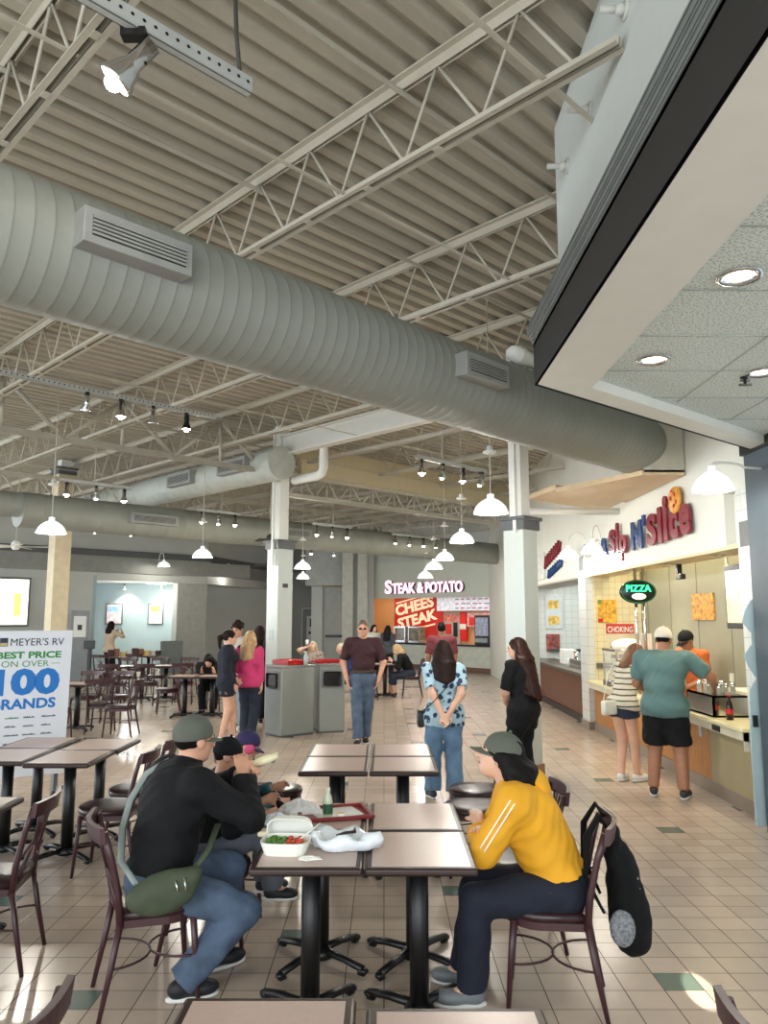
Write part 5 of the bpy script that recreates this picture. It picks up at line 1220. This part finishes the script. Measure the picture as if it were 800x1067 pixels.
        if hair in ('long', 'pony'):
            P.append(E_(hp(0, .068, -.022), (.036 * S, .046 * S, .056 * S), Rh, k=.012, sub=1))
            if hair == 'long':
                for q in range(11):
                    a_ = pi + (q - 5) / 5 * radians(112) * side_hair * .9 + pi / 2 * 0; dx, dy = sin(a_ + pi) * -1, cos(a_ + pi) * -1
                    p0 = hp(dx * .040, dy * .044 - .012, .005); bk = Nk + (Rc[:, 0] * dx * .058 + Rc[:, 1] * (dy * .05 * (g if dy < 0 else 1) - .02)) * S
                    p1 = (p0 + bk) / 2; p1 = np.where(np.abs(p1 - p0) > 9, p0, p1); p2 = npv((bk[0] * .97, bk[1], 0)); ln = hlen * (1 - .18 * abs(q - 5) / 5)
                    hd_ = nrm(Rc[:, 2] * (.5 - .5 * dy) + npv((0, 0, 1)) * (.5 + .5 * dy)); p2 = bk - hd_ * max(0, ln - .13) + Rc[:, 1] * min(0, dy) * (.035 * g * S if ln > .25 else 0) + Rc[:, 0] * dx * .02; pm = bk
                    if dy > .2: p2 = p2 + Rc[:, 1] * .02
                    P.append(C_(p0, pm, .020 * S, .022 * S, k=.02)); P.append(C_(pm, p2, .022 * S, .012 * S, k=.02))
            else:
                b0 = hp(0, -.066, .022); b1 = hp(0, -.095, .0); b2 = b1 + npv((0, 0, -hlen)) - Rh[:, 1] * .0
                P += [C_(b0, b1, .016 * S, .022 * S, k=.015), C_(b1, b2, .024 * S, .010 * S, k=.015)]
        sdf_obj('hair', P, h, hc, t, (.002, 60))
    if cap is not None:
        Rk = Rh @ rotm(0, -8); P = [E_(hp(0, -.010, .020), (.0525 * S, .064 * S, .058 * S), Rk, k=.01, clips=[(-Rk[:, 2], float(-Rk[:, 2] @ hp(0, 0, .006)))])]
        co = sdf_obj('cap', P, max(.007, h * .8), cap, t)
        b = MB(); V = []; nn = 16
        for lay in (0, .004):
            for i in range(5):
                for k in range(nn + 1):
                    a_ = pi * (k / nn); r_ = i / 4; x = cos(a_) * .046 * (1 - .05 * r_); y = sin(a_) ** .7 * (.040 + .048 * r_) + (.0 if i else 0)
                    v = hp(x, y + .004, .0105 + lay / S - .25 * x * x * 20 - .012 * r_ * sin(a_)); V.append(tuple(v))
        m_ = nn + 1; F = []
        for lay in (0, 1):
            for i in range(4):
                for k in range(nn): q = lay * 5 * m_ + i * m_ + k; f_ = (q, q + 1, q + m_ + 1, q + m_); F.append(f_ if lay else tuple(reversed(f_)))
        for k in range(nn): q = 4 * m_ + k; F.append((q, q + 1, q + 1 + 5 * m_, q + 5 * m_))
        b.add(V, F, True); b.build('brim', cap, co)
        MB().ball(tuple(hp(0, -.012, .081)), .009).build('button', cap, co)
    if eyes and h <= .016:
        DK = M('eye_dark', '#20130e', .2, var=0); b = MB()
        for q in (1, -1): b.ball(tuple(hp(q * .018, .0475, .002)), .0058 * S, 10, 8).build('eye', DK, t); b = MB()
        b.bm.free()
        for q in (1, -1): MB().tube([tuple(hp(q * .010, .0535, .0135)), tuple(hp(q * .019, .053, .0165)), tuple(hp(q * .028, .048, .013))], .0022 * S, 6).build('eyebrow', hairc or M('dark_hair', '#1c1512', .4), t)
        MB().tube([tuple(hp(-.013, .0475, -.034)), tuple(hp(0, .053, -.0335)), tuple(hp(.013, .0475, -.034))], .0032 * S, 6).build('lips', M('lip', '#a2574e', .4), t)
    info = dict(t=t, hp=hp, Hd=Hd, Rh=Rh, Rc=Rc, S=S, arm=arm, leg=leg, Ch=Ch, W0=W0, H0=H0, Nk=Nk, Sh=Sh, torso=torso, arm_p=arm_p, leg_p=leg_p, shd=shd, neck=neck, h=h)
    return info

DEN = M('blue_denim', '#495a70', .8, var=.3, vs=9, bump=.45, bs=16)
DENL = M('light_denim', '#5f7e9a', .8, var=.18, vs=9, bump=.2, bs=240)
DEND = M('dark_denim', '#1d2638', .75, var=.15)
BLK = M('black_cloth', '#0c0d10', .85, var=.15, bump=.5, bs=14, spec=.3)
NVY = M('navy_cloth', '#111727', .85, var=.1, bump=.45, bs=14)
WSH = M('white_shoe', '#dadbd8', .5); DSH = M('dark_shoe', '#15151a', .6)
HBR = M('dark_brown_hair', '#20130f', .6, var=.35, vs=50, stretch=(1, 1, .15)); HBK = M('black_hair', '#100d0c', .6, var=.3, vs=50, stretch=(1, 1, .15))
HBL = M('blond_hair', '#b9966a', .45, var=.35, vs=40, stretch=(1, 1, .2)); HLB = M('light_brown_hair', '#6d4a33', .45, var=.35, vs=40, stretch=(1, 1, .2)); HGR = M('grey_blond_hair', '#b9a88c', .5, var=.3, vs=40)
OLV = M('olive_cap', '#575b51', .85, var=.1, bump=.2, bs=150)

# --- man in black jacket, seated, seen from behind-right
p = person('man in black jacket and grey-green cap sitting at the left of the table, eating', (-1.14, 4.08, 0), 30, S=1.73, g=1.2, h=.009, hz=.53, hip=(0, .0), lean=10, bend=6, tw=6, head=(8, 4, 0), collar=.35,
    hands={1: (.10, .40, 1.04), -1: (-.02, .44, 1.01)}, poles={1: (.8, .2, -1), -1: (-1, 0, -.8)}, palm={1: (-1, .2, 0), -1: (1, .2, 0)}, curl=60,
    feet={1: (.14, .10, .09), -1: (-.10, .34, .09)}, kpoles={1: (.25, 1, .6), -1: (-.1, 1, .6)}, skin=SKIN, shirt=BLK, sleeve=.93, hem=-.03, pants=DEN, shoes=DSH, hair='short', hairc=HBK, cap=OLV, sh_ease=.034)
man = p
# --- bread held by him
o = tag(MB(Matrix.Translation((0, 0, 0))).tube([(-.72, 4.36, 1.04), (-.64, 4.37, 1.07), (-.585, 4.37, 1.09)], [.03, .035, .024], 12, flat=.7).build('sandwich', M('sandwich_bread', '#e3dcb4', .6)), 'pale wrapped sandwich held by the man in the black jacket', 'sandwich')
# --- woman in yellow
YEL = M('yellow_fleece', '#dc9f1c', .8, var=.08, vs=5, bump=.45, bs=15)
p = person('woman in yellow hooded sweatshirt and grey-green cap leaning on the table', (.83, 4.0, 0), 172, S=1.66, g=1.12, h=.009, female=True, hz=.535, hip=(0, -.03), lean=20, bend=9, head=(0, -17, 0),
    hands={1: (-.05, .33, .795), -1: (.08, .36, .80)}, poles={1: (.9, .2, -1), -1: (-.9, .3, -1)}, palm={1: (0, 0, -1), -1: (0, 0, -1)}, curl=25,
    feet={1: (.10, .44, .085), -1: (-.10, .40, .085)}, kpoles={1: (.1, 1, .6), -1: (-.1, 1, .6)}, skin=SKIN3, shirt=YEL, sleeve=.86, hem=-.03, pants=NVY, shoes=M('grey_shoe', '#6d7276'), hair='long', hairc=HBK, hlen=.24, cap=OLV, sh_ease=.034, side_hair=.95)
wy = p
# hood and white sleeve stripes
Rc, S_ = p['Rc'], p['S']
P = []
for k in range(9):
    a = pi * (k - 4) / 4 * .62; c_ = p['Nk'] + Rc @ npv((sin(a) * .085, -.02 - cos(a) * .085, .005 - .0 * k)) ; P.append(E_(c_, (.042, .040, .036), Rc, k=.02))
P.append(E_(p['Nk'] + Rc @ npv((0, -.13, -.07)), (.095, .05, .085), Rc, k=.03))
sdf_obj('hood', P, .009, YEL, p['t'], (.003, 40))
for sd in (1, -1):
    a, b, c = p['arm'][sd]; outv = nrm(Rc[:, 0] * sd + Rc[:, 2] * .35)
    for k_ in (-1, 1):
        side = nrm(np.cross(b - a, outv)) * .012 * k_; r0 = .030 * S_ + .034 * .8 + .010; pts = []
        for f_ in np.linspace(.02, .98, 12):
            pts.append(tuple(a + (b - a) * f_ + outv * (r0 - .006 * S_ * f_ + .001) + side))
        MB().tube(pts, .0045, 6).build('sleeve_stripe', M('stripe_white', '#e9e3cd', .7), p['t'])
# emblem on the cap
MB().ball(tuple(p['hp'](.036, .036, .022)), (.008, .008, .010)).build('cap_emblem', M('emblem_silver', '#c8ccd0', .3), p['t'])
# --- child in black cap
p = person('child in black baseball cap and black top seated beside the man', (-.98, 4.62, 0), 12, S=1.36, g=1.0, h=.010, hz=.51, hip=(0, -.02), lean=6, bend=4, head=(-6, 14, 0),
    hands={1: (.12, .28, .72), -1: (-.1, .30, .76)}, feet={1: (.07, .34, .32), -1: (-.07, .30, .32)}, kpoles={1: (.1, 1, .5), -1: (-.1, 1, .5)}, shirt=BLK, sleeve=.9, hem=-.03, pants=M('grey_trousers', '#5c6068', .8), shoes=DSH, hair='short', hairc=HBK, cap=BLK, sh_ease=.02)
# --- child in purple cap
PUR = M('purple_cap', '#2c2450', .8); CHK = M('patchwork_cloth', '#31555e', .8, var=.9, vs=14)
p = person('child in purple cap with pink earflap and patterned teal and red top', (-.98, 5.20, 0), 10, S=1.28, g=.98, h=.012, hz=.51, hip=(0, -.02), lean=8, bend=4, head=(-5, 24, 0),
    hands={1: (.1, .28, .66), -1: (-.1, .28, .72)}, feet={1: (.07, .32, .32), -1: (-.07, .28, .32)}, kpoles={1: (.1, 1, .5), -1: (-.1, 1, .5)}, shirt=CHK, sleeve=.9, hem=-.03, pants=BLK, shoes=DSH, hair='short', hairc=HBR, cap=PUR)
MB().ball(tuple(p['hp'](.040, .012, -.004)), (.022, .036, .036)).build('pink_ear_flap', M('hot_pink', '#d8527a', .7), p['t'])
# --- man in maroon polo
MAR = M('maroon_polo', '#35151c', .8, var=.08, bump=.4, bs=12)
p = person('man in dark maroon polo shirt and sunglasses, hands in his jeans pockets', (-.31, 11.6, 0), 268, S=1.79, g=1.14, h=.013, lean=0, bend=3, head=(0, 3, 0),
    hands={1: (.235, .06, .92), -1: (-.235, .06, .92)}, poles={1: (1, -.8, 0), -1: (-1, -.8, 0)}, feet={1: (.06, .12, .09, .1, 1, 0), -1: (-.03, -.10, .09, -.1, 1, 0)}, shirt=MAR, sleeve=.42, hem=-.05, pants=DEN, shoes=DSH, hair='short', hairc=M('short_grey_hair', '#5d4c42', .6), eyes=True)
b = MB()
for q in (1, -1): b.ball(tuple(p['hp'](q * .018, .056, .003)), (.024, .006, .016))
b.tube([tuple(p['hp'](-.045, -.0, .006)), tuple(p['hp'](-.036, .048, .006)), tuple(p['hp'](0, .062, .008)), tuple(p['hp'](.036, .048, .006)), tuple(p['hp'](.045, .0, .006))], .003, 6)
b.build('sunglasses', BLACK, p['t'])
P = [C_(p['Nk'] + npv((q * .05, .01, .01)), p['Nk'] + npv((q * .018, .085, -.055)), .014, .012, k=.01) for q in (1, -1)] + [C_(p['Nk'] + npv((-.05, .0, .012)), p['Nk'] + npv((.05, .0, .012)), .018, k=.02)]
sdf_obj('collar', P, .011, MAR, p['t'])
b = MB().lathe([(1, -.02), (1.02, -.018), (1.02, .018), (1, .02)], 28)
bmesh.ops.transform(b.bm, matrix=Matrix.Translation(Vector(p['H0']) + Vector((0, -.01, .09))) @ Matrix.Diagonal((.195, .150, 1, 1)), verts=b.bm.verts); b.build('belt', M('brown_belt', '#3b271b', .5), p['t'])
# --- woman in blue floral blouse
def floral():
    m = bpy.data.materials.new('floral_blouse'); m.use_nodes = True; N = m.node_tree.nodes; L = m.node_tree.links; b = N['Principled BSDF']; b.inputs['Roughness'].default_value = .8
    tc = N.new('ShaderNodeTexCoord'); v = N.new('ShaderNodeTexVoronoi'); v.inputs['Scale'].default_value = 15; L.new(tc.outputs['Object'], v.inputs['Vector'])
    nz = N.new('ShaderNodeTexNoise'); nz.inputs['Scale'].default_value = 34; L.new(tc.outputs['Object'], nz.inputs['Vector'])
    ad = N.new('ShaderNodeMath'); ad.operation = 'MULTIPLY_ADD'; L.new(nz.outputs['Fac'], ad.inputs[0]); ad.inputs[1].default_value = .55; L.new(v.outputs['Distance'], ad.inputs[2])
    r = N.new('ShaderNodeValToRGB'); r.color_ramp.interpolation = 'CONSTANT'; r.color_ramp.elements[0].color = lin('#26344f'); r.color_ramp.elements[1].color = lin('#86a6b6'); r.color_ramp.elements[1].position = .66
    e = r.color_ramp.elements.new(.74); e.color = lin('#a9c6d1'); L.new(ad.outputs[0], r.inputs[0]); L.new(r.outputs[0], b.inputs['Base Color']); return m
FLO = floral()
p = person('woman in light blue floral blouse and jeans seen from behind, hands clasped behind her', (.62, 8.15, 0), 92, S=1.60, g=1.12, h=.010, female=True, lean=-2, bend=4, head=(-14, 6, 0),
    hands={1: (.035, -.175, .87), -1: (-.035, -.18, .85)}, poles={1: (1, -.6, 0), -1: (-1, -.6, 0)}, palm={1: (0, -1, 0), -1: (0, -1, 0)}, curl=50,
    feet={1: (.10, -.02, .085, .3, 1, 0), -1: (-.12, .03, .085, -.3, 1, 0)}, skin=SKIN3, shirt=FLO, sleeve=.38, hem=.07, pants=DENL, pant_r=1.6, shoes=M('blue_shoe', '#2b3a52'), hair='long', hairc=HBR, hlen=.32, side_hair=.8)
t = thing('handbag', 'small black handbag on a thin strap at the hip of the woman in blue floral', 'handbag')
pt = p['t'].location
MB(Matrix.Translation((pt.x - .24, pt.y + .06, .80))).box(-.035, .035, -.09, .09, -.09, .08, .02).build('bag', BLACK, t)
pw = lambda v: tuple(Matrix.Translation(p['t'].location) @ Matrix.Rotation(p['t'].rotation_euler.z, 4, 'Z') @ Vector(v))
b = MB(); pts = [pw((.10, -.03, p['Sh'][2] + .04)), pw((.09, -.135, p['Sh'][2] - .06)), pw((0, -.165, 1.12)), pw((-.12, -.165, .99)), pw((-.20, -.04, .90)), (pt.x - .24, pt.y + .06, .87)]
b.tube(pts, .006, 6); b.build('strap', BLACK, t)
# --- woman in black, long hair
p = person('woman in black with very long dark brown hair, seen from behind looking left', (1.50, 8.45, 0), 140, S=1.62, g=1.22, h=.010, female=True, lean=2, bend=4, head=(20, 4, 0),
    hands={1: (.04, .19, .96), -1: (-.02, .21, .92)}, poles={1: (1, -.3, -.3), -1: (-1, -.3, -.3)}, curl=60, feet={1: (.09, 0, .085), -1: (-.09, .05, .085)}, skin=SKIN3, shirt=BLK, sleeve=.45, hem=.14, pants=BLK, pant_r=1.4, shoes=DSH, hair='long', hairc=M('chestnut_hair', '#2f1a14', .4, var=.4, vs=50, stretch=(1, 1, .15)), hlen=.56, side_hair=.85)
# --- girl in striped jumper
def striped():
    m = bpy.data.materials.new('striped_jumper'); m.use_nodes = True; N = m.node_tree.nodes; L = m.node_tree.links; b = N['Principled BSDF']; b.inputs['Roughness'].default_value = .85
    tc = N.new('ShaderNodeTexCoord'); v = N.new('ShaderNodeTexWave'); v.bands_direction = 'Z'; v.inputs['Scale'].default_value = 5.2; v.inputs['Distortion'].default_value = 1.2; L.new(tc.outputs['Object'], v.inputs['Vector'])
    r = N.new('ShaderNodeValToRGB'); r.color_ramp.interpolation = 'CONSTANT'; r.color_ramp.elements[0].color = lin('#4e483f'); r.color_ramp.elements[1].color = lin('#d2ccb9'); r.color_ramp.elements[1].position = .16; L.new(v.outputs['Fac'], r.inputs[0]); L.new(r.outputs[0], b.inputs['Base Color']); return m
p = person('girl in cream striped jumper and denim shorts bending over the pizza counter', (2.78, 9.0, 0), 35, S=1.60, g=.95, h=.012, female=True, lean=18, bend=12, head=(0, 30, 0), hip=(0, -.08),
    hands={1: (.08, .34, 1.0), -1: (-.12, .36, 1.0)}, poles={1: (1, -.5, -.6), -1: (-1, -.5, -.6)}, feet={1: (.06, .05, .085), -1: (-.07, -.06, .085)}, legs_r=.95, skin=SKIN3, shirt=striped(), sleeve=.92, hem=.03, pants=M('denim_shorts', '#1f2b40', .8), pant=.16, pant_r=1.2, shoes=WSH, hair='long', hairc=HLB, hlen=.26, sh_ease=.026)
t = thing('handbag', 'small white handbag with long strap hanging at the hip of the striped girl', 'handbag')
MB(Matrix.Translation((2.53, 8.85, .83)) @ Matrix.Rotation(.5, 4, 'Z')).box(-.10, .10, -.035, .035, -.08, .08, .02).build('bag', M('white_leather', '#cfd0c2', .4), t)
MB().tube([(2.46, 8.82, .9), (2.56, 8.95, 1.2), (2.66, 9.0, 1.33), (2.84, 9.12, 1.3), (2.80, 9.0, 1.1), (2.62, 8.86, .9)], .006, 6).build('strap', M('white_leather'), t)
# --- man in teal t-shirt
TEA = M('teal_tshirt', '#53716e', .8, var=.07, vs=4, bump=.4, bs=12)
p = person('large man in teal t-shirt, black shorts and white cap standing at the pizza counter', (2.93, 8.22, 0), 62, S=1.74, g=1.38, h=.012, lean=4, bend=8, head=(-6, 16, 0),
    hands={1: (.48, .36, 1.07), -1: (-.16, .34, 1.0)}, poles={1: (1, -.5, -.3), -1: (-1, -.5, -.5)}, palm={1: (0, 0, -1)}, feet={1: (.15, .0, .09), -1: (-.15, .02, .09)}, legs_r=1.0, skin=SKIN2, shirt=TEA, sleeve=.40, hem=.06, pants=BLK, pant=.46, pant_r=1.8, shoes=M('dark_sneaker', '#33312f', .7), hair='short', hairc=HBK, cap=M('white_cap', '#cbc3b3', .8), sh_ease=.022)
# --- shop worker in orange
p = person('pizza shop worker in orange shirt and black cap behind the counter', (4.03, 10.0, 0), 205, S=1.70, g=1.1, h=.014, lean=10, bend=10, head=(0, 26, 0), hands={1: (.1, .32, .98), -1: (-.12, .32, .98)}, skin=SKIN2,
    shirt=M('orange_polo', '#c0602b', .8), sleeve=.42, hem=.05, pants=BLK, shoes=DSH, hair='short', hairc=HBK, cap=BLK)
# --- teens by the bins
p = person('girl in navy sweatshirt and shorts with a ponytail, in profile', (-2.36, 11.75, 0), 10, S=1.64, g=.98, h=.013, female=True, lean=0, bend=2, head=(0, 2, 0), hands={1: (.13, .10, .84), -1: (-.12, .14, .9)}, feet={1: (.06, -.05, .085), -1: (-.06, .10, .085)}, skin=SKIN3,
    shirt=NVY, sleeve=.95, hem=.12, pants=M('rose_shorts', '#6d5a5c', .8), pant=.22, pant_r=1.4, shoes=WSH, hair='pony', hairc=HBR, hlen=.16, sh_ease=.035)
PNK = M('hot_pink_fleece', '#cc3a70', .8, var=.06, bump=.4, bs=14)
p = person('blond girl in hot pink and black fleece jacket seen from behind', (-2.08, 12.05, 0), 75, S=1.62, g=.98, h=.013, female=True, lean=0, bend=2, head=(8, 4, 0), hands={1: (.20, .03, .76), -1: (-.14, .15, .95)}, feet={1: (.06, 0, .085), -1: (-.07, .03, .085)}, skin=SKIN3,
    shirt=PNK, sleeve=.92, hem=.045, pants=DEND, shoes=M('brown_boot', '#4a3228', .6), hair='long', hairc=HBL, hlen=.33, sh_ease=.028)
a, b_, c = p['arm'][1]; sdf_obj('black_sleeve_patch', [C_(a + (b_ - a) * .75, b_ + (c - b_) * .55, .058, .046, k=.01)], .012, M('charcoal_fleece', '#26262b', .8), p['t'])
P = [C_(p['shd'][1] + npv((-.02, 0, .022)), p['shd'][-1] + npv((.02, 0, .022)), .073, k=.02)]; sdf_obj('black_yoke', P, .012, M('charcoal_fleece'), p['t'])
person('boy with curly dark hair in white shirt behind the two girls', (-2.42, 12.95, 0), 250, S=1.76, g=.98, h=.014, lean=0, bend=2, head=(0, 12, 0), skin=SKIN, shirt=M('white_shirt', '#c6c6b9', .8), sleeve=.5, hem=.05, pants=M('pale_jeans', '#8d99a3', .8), shoes=WSH, hair='curly', hairc=HBR)
person('dark haired girl standing behind the blond girl in pink', (-2.2, 13.7, 0), 60, S=1.68, g=.98, h=.016, female=True, lean=0, bend=2, skin=SKIN, shirt=M('dark_jacket', '#2b2524', .8), sleeve=.9, hem=.05, pants=BLK, shoes=DSH, hair='long', hairc=HBR, hlen=.4)
person('hunched person in black hooded jacket seated with their back turned', (-3.32, 15.35, 0), 265, S=1.68, g=1.2, h=.018, hz=.52, hip=(0, -.02), lean=26, bend=25, head=(0, 40, 0), hands={1: (.12, .42, .80), -1: (-.12, .42, .80)}, feet={1: (.1, .38, .09), -1: (-.1, .36, .09)}, shirt=BLK, sleeve=.95, hem=-.03, pants=BLK, shoes=DSH, hair='long', hairc=HBK, hlen=.2, sh_ease=.04)
# --- seated people farther back
def cupprop(loc, label):
    t = thing('paper_cup', label, 'cup', loc); MB().lathe([(0, 0), (.03, 0), (.04, .11), (.036, .11)], 14).build('cup', WHITE, t); return t
person('elderly blond woman in patterned top lifting a cup behind the bins', (-1.65, 18.15, 0), 272, S=1.62, g=1.1, h=.018, female=True, hz=.52, hip=(0, -.02), lean=8, bend=6, head=(0, 6, 0), hands={1: (.10, .20, 1.16), -1: (-.14, .34, .80)}, poles={1: (1, .2, -.6)}, feet={1: (.1, .36, .09), -1: (-.1, .36, .09)}, skin=SKIN3, shirt=M('patterned_top', '#8d8378', .8, var=.6, vs=18), sleeve=.45, hem=-.03, pants=DEND, shoes=DSH, hair='long', hairc=HGR, hlen=.18)
cupprop((-1.76, 17.84, 1.20), 'white cup held to the mouth of the elderly blond woman')
person('blond woman in black cardigan sitting bent over her table near the steak counter', (.58, 18.25, 0), 182, S=1.62, g=1.12, h=.016, female=True, hz=.52, hip=(0, -.02), lean=18, bend=16, head=(0, 32, 0), hands={1: (.10, .40, .82), -1: (-.12, .40, .82)}, feet={1: (.12, .44, .09), -1: (-.04, .34, .09)}, skin=SKIN3, shirt=BLK, sleeve=.95, hem=-.03, pants=DEND, pant=.75, shoes=DSH, hair='long', hairc=HBL, hlen=.18)
person('person in royal blue shirt seated behind the man in maroon', (-.75, 17.1, 0), 178, S=1.66, g=1.1, h=.018, hz=.52, hip=(0, -.02), lean=12, bend=10, head=(0, 12, 0), hands={1: (.10, .40, .80), -1: (-.12, .40, .80)}, feet={1: (.1, .40, .09), -1: (-.1, .36, .09)}, shirt=M('royal_blue', '#1e2f6b', .8), sleeve=.45, hem=-.03, pants=BLK, shoes=DSH, hair='short', hairc=HGR)
person('woman with long black hair in white top at the steak shop, left one', (-.32, 23.2, 0), 300, S=1.60, h=.02, female=True, skin=SKIN, shirt=M('white_shirt'), sleeve=.4, hem=.05, pants=BLK, shoes=DSH, hair='long', hairc=HBK, hlen=.36)
person('woman with long black hair in grey top, back turned, at the steak shop', (.10, 22.8, 0), 70, S=1.58, h=.02, female=True, skin=SKIN, shirt=M('dark_grey_top', '#3a4044', .8), sleeve=.6, hem=.05, pants=BLK, shoes=DSH, hair='long', hairc=HBK, hlen=.36)
person('man in dusty red t-shirt seen from behind, waiting beyond the woman in blue floral', (1.05, 14.2, 0), 86, S=1.74, g=1.12, h=.016, lean=0, bend=3, skin=SKIN2, shirt=M('dusty_red_tshirt', '#6f2f35', .8), sleeve=.42, hem=.05, pants=BLK, shoes=DSH, hair='short', hairc=HBK)
person('person with dark hair in cream top holding up a phone inside the lounge opening', (-8.0, 22.7, 0), 60, S=1.70, h=.02, female=True, lean=0, head=(0, 6, 0), hands={1: (.12, .32, 1.42), -1: (-.10, .30, 1.40)}, poles={1: (1, 0, -1), -1: (-1, 0, -1)}, skin=SKIN, shirt=M('cream_top', '#c3ae93', .8), sleeve=.5, hem=.05, pants=BLK, shoes=DSH, hair='long', hairc=HBR, hlen=.25)
# clutter on the lounge tables
rr = random.Random(12)
for q in range(9):
    P_ = Vector((-7.45 + .13 * q, 21.25 + .11 * q, .752)); mt_ = [M('dark_bag', '#3a2420'), M('wood_item', '#7a4a30'), M('yellow_pack', '#c9b36a'), M('white_pack', '#c9c9c2')][q % 4]
    o = MB().box(-.07, .07, -.06, .06, 0, .12 + .14 * rr.random(), .015).build('carry_bag', mt_); o.location = P_; o.rotation_euler = (0, 0, rr.random()); tag(o, 'small bag or packet in the pile on the tables at the lounge opening', 'bag', 'packets on the lounge tables')

# --- sling bag of the man in black
t = thing('sling_bag', "olive green sling bag hanging on the back of the man in the black jacket", 'bag')
mw = lambda v: np.array(Matrix.Translation(man['t'].location) @ Matrix.Rotation(man['t'].rotation_euler.z, 4, 'Z') @ Vector(v))
OG = M('olive_bag', '#3d4633', .75, var=.08, bump=.2, bs=150)
Rm_ = np.array(Matrix.Rotation(man['t'].rotation_euler.z, 3, 'Z')); Rcm = Rm_ @ man['Rc']
def mb(x, y, z): return np.array(man['t'].location) + Rm_ @ man['Ch'] + Rcm @ npv((x, y, z))
cb = mb(.26, -.05, -.37); Rz_ = Rcm @ rotm(62, 0, -30)
P = [E_(cb, (.16, .05, .095), Rz_, k=.02), C_(cb + Rz_ @ npv((-.12, 0, .01)), cb + Rz_ @ npv((.15, .01, .03)), .05, .04, k=.03)]
sdf_obj('bag', P, .009, OG, t, (.002, 30))
MB().tube([tuple(mb(.27, .06, -.27)), tuple(mb(.235, .13, -.16)), tuple(mb(.18, .17, -.05))], .022, 6, flat=.3).build('strap', OG, t)
MB().tube([tuple(mb(x, y, z)) for x, y, z in ((.20, -.17, -.36), (.05, -.215, -.30), (-.10, -.20, -.18), (-.185, -.17, -.05), (-.18, -.13, .09), (-.14, -.05, .175), (-.11, .05, .17))], .018, 6, flat=.35).build('strap', M('grey_strap', '#8b9591', .7), t)
MB().tube([tuple(cb + Rz_ @ npv((.07, -.052, .04))), tuple(cb + Rz_ @ npv((.07, -.058, -.01)))], .005, 6).tube([tuple(cb + Rz_ @ npv((.11, -.045, .04))), tuple(cb + Rz_ @ npv((.105, -.052, -.02)))], .005, 6).build('zip_pull', CHROME, t)
# --- backpack on the yellow woman's chair
t = thing('backpack', 'black backpack with grey mesh pocket hanging on the back of the chair at the right', 'backpack')
cwp = np.array((.80, 4.02, 0)); fa = radians(168); fwd = np.array((cos(fa), sin(fa), 0)); rgt = np.array((sin(fa), -cos(fa), 0)); Rb = np.stack([rgt, fwd, npv((0, 0, 1))], 1)
def bw(x, y, z): return cwp + Rb @ npv((x, y, z))
NYL = M('black_nylon', '#08090a', .85, var=.2, bump=.15, bs=60, spec=.25)
P = [E_(bw(.02, -.37, .55), (.15, .080, .20), Rb, k=.05), E_(bw(.02, -.40, .36), (.155, .10, .13), Rb, k=.05), E_(bw(.01, -.33, .73), (.10, .045, .11), Rb, k=.04), E_(bw(.01, -.43, .45), (.10, .05, .12), Rb, k=.03)]
sdf_obj('bag', P, .010, NYL, t, (.005, 22))
b = MB()
for x in (-.10, .12): b.tube([tuple(bw(x, -.30, .84)), tuple(bw(x * 1.1, -.26, .90)), tuple(bw(x * 1.3, -.20, .80)), tuple(bw(x * 1.4, -.19, .62)), tuple(bw(x * 1.2, -.27, .46))], [.018, .022, .024, .016, .010], 8, flat=.5)
b.build('shoulder_strap', NYL, t)
sdf_obj('mesh_pocket', [E_(bw(-.125, -.35, .40), (.03, .06, .085), Rb, k=.01)], .01, M('grey_mesh', '#74777a', .7, var=.5, vs=80), t)
b = MB()
for (x, y, z) in ((.05, -.45, .31), (.0, -.44, .29), (-.04, -.42, .33)): b.tube([tuple(bw(x, y, z + .06)), tuple(bw(x + .01, y - .015, z)), tuple(bw(x, y, z - .05))], .005, 6)
b.build('dangling_strap', NYL, t)
b = MB()
for k in range(6): b.tube([tuple(bw(-.03, -.425 - .006 * k, .62 - .045 * k)), tuple(bw(-.05, -.435 - .006 * k, .60 - .045 * k))], .006, 6)
b.build('reflective_cord', M('cord_grey', '#9a9c9f', .4), t)
_hs()
print('PYDONE', len(bpy.data.objects))
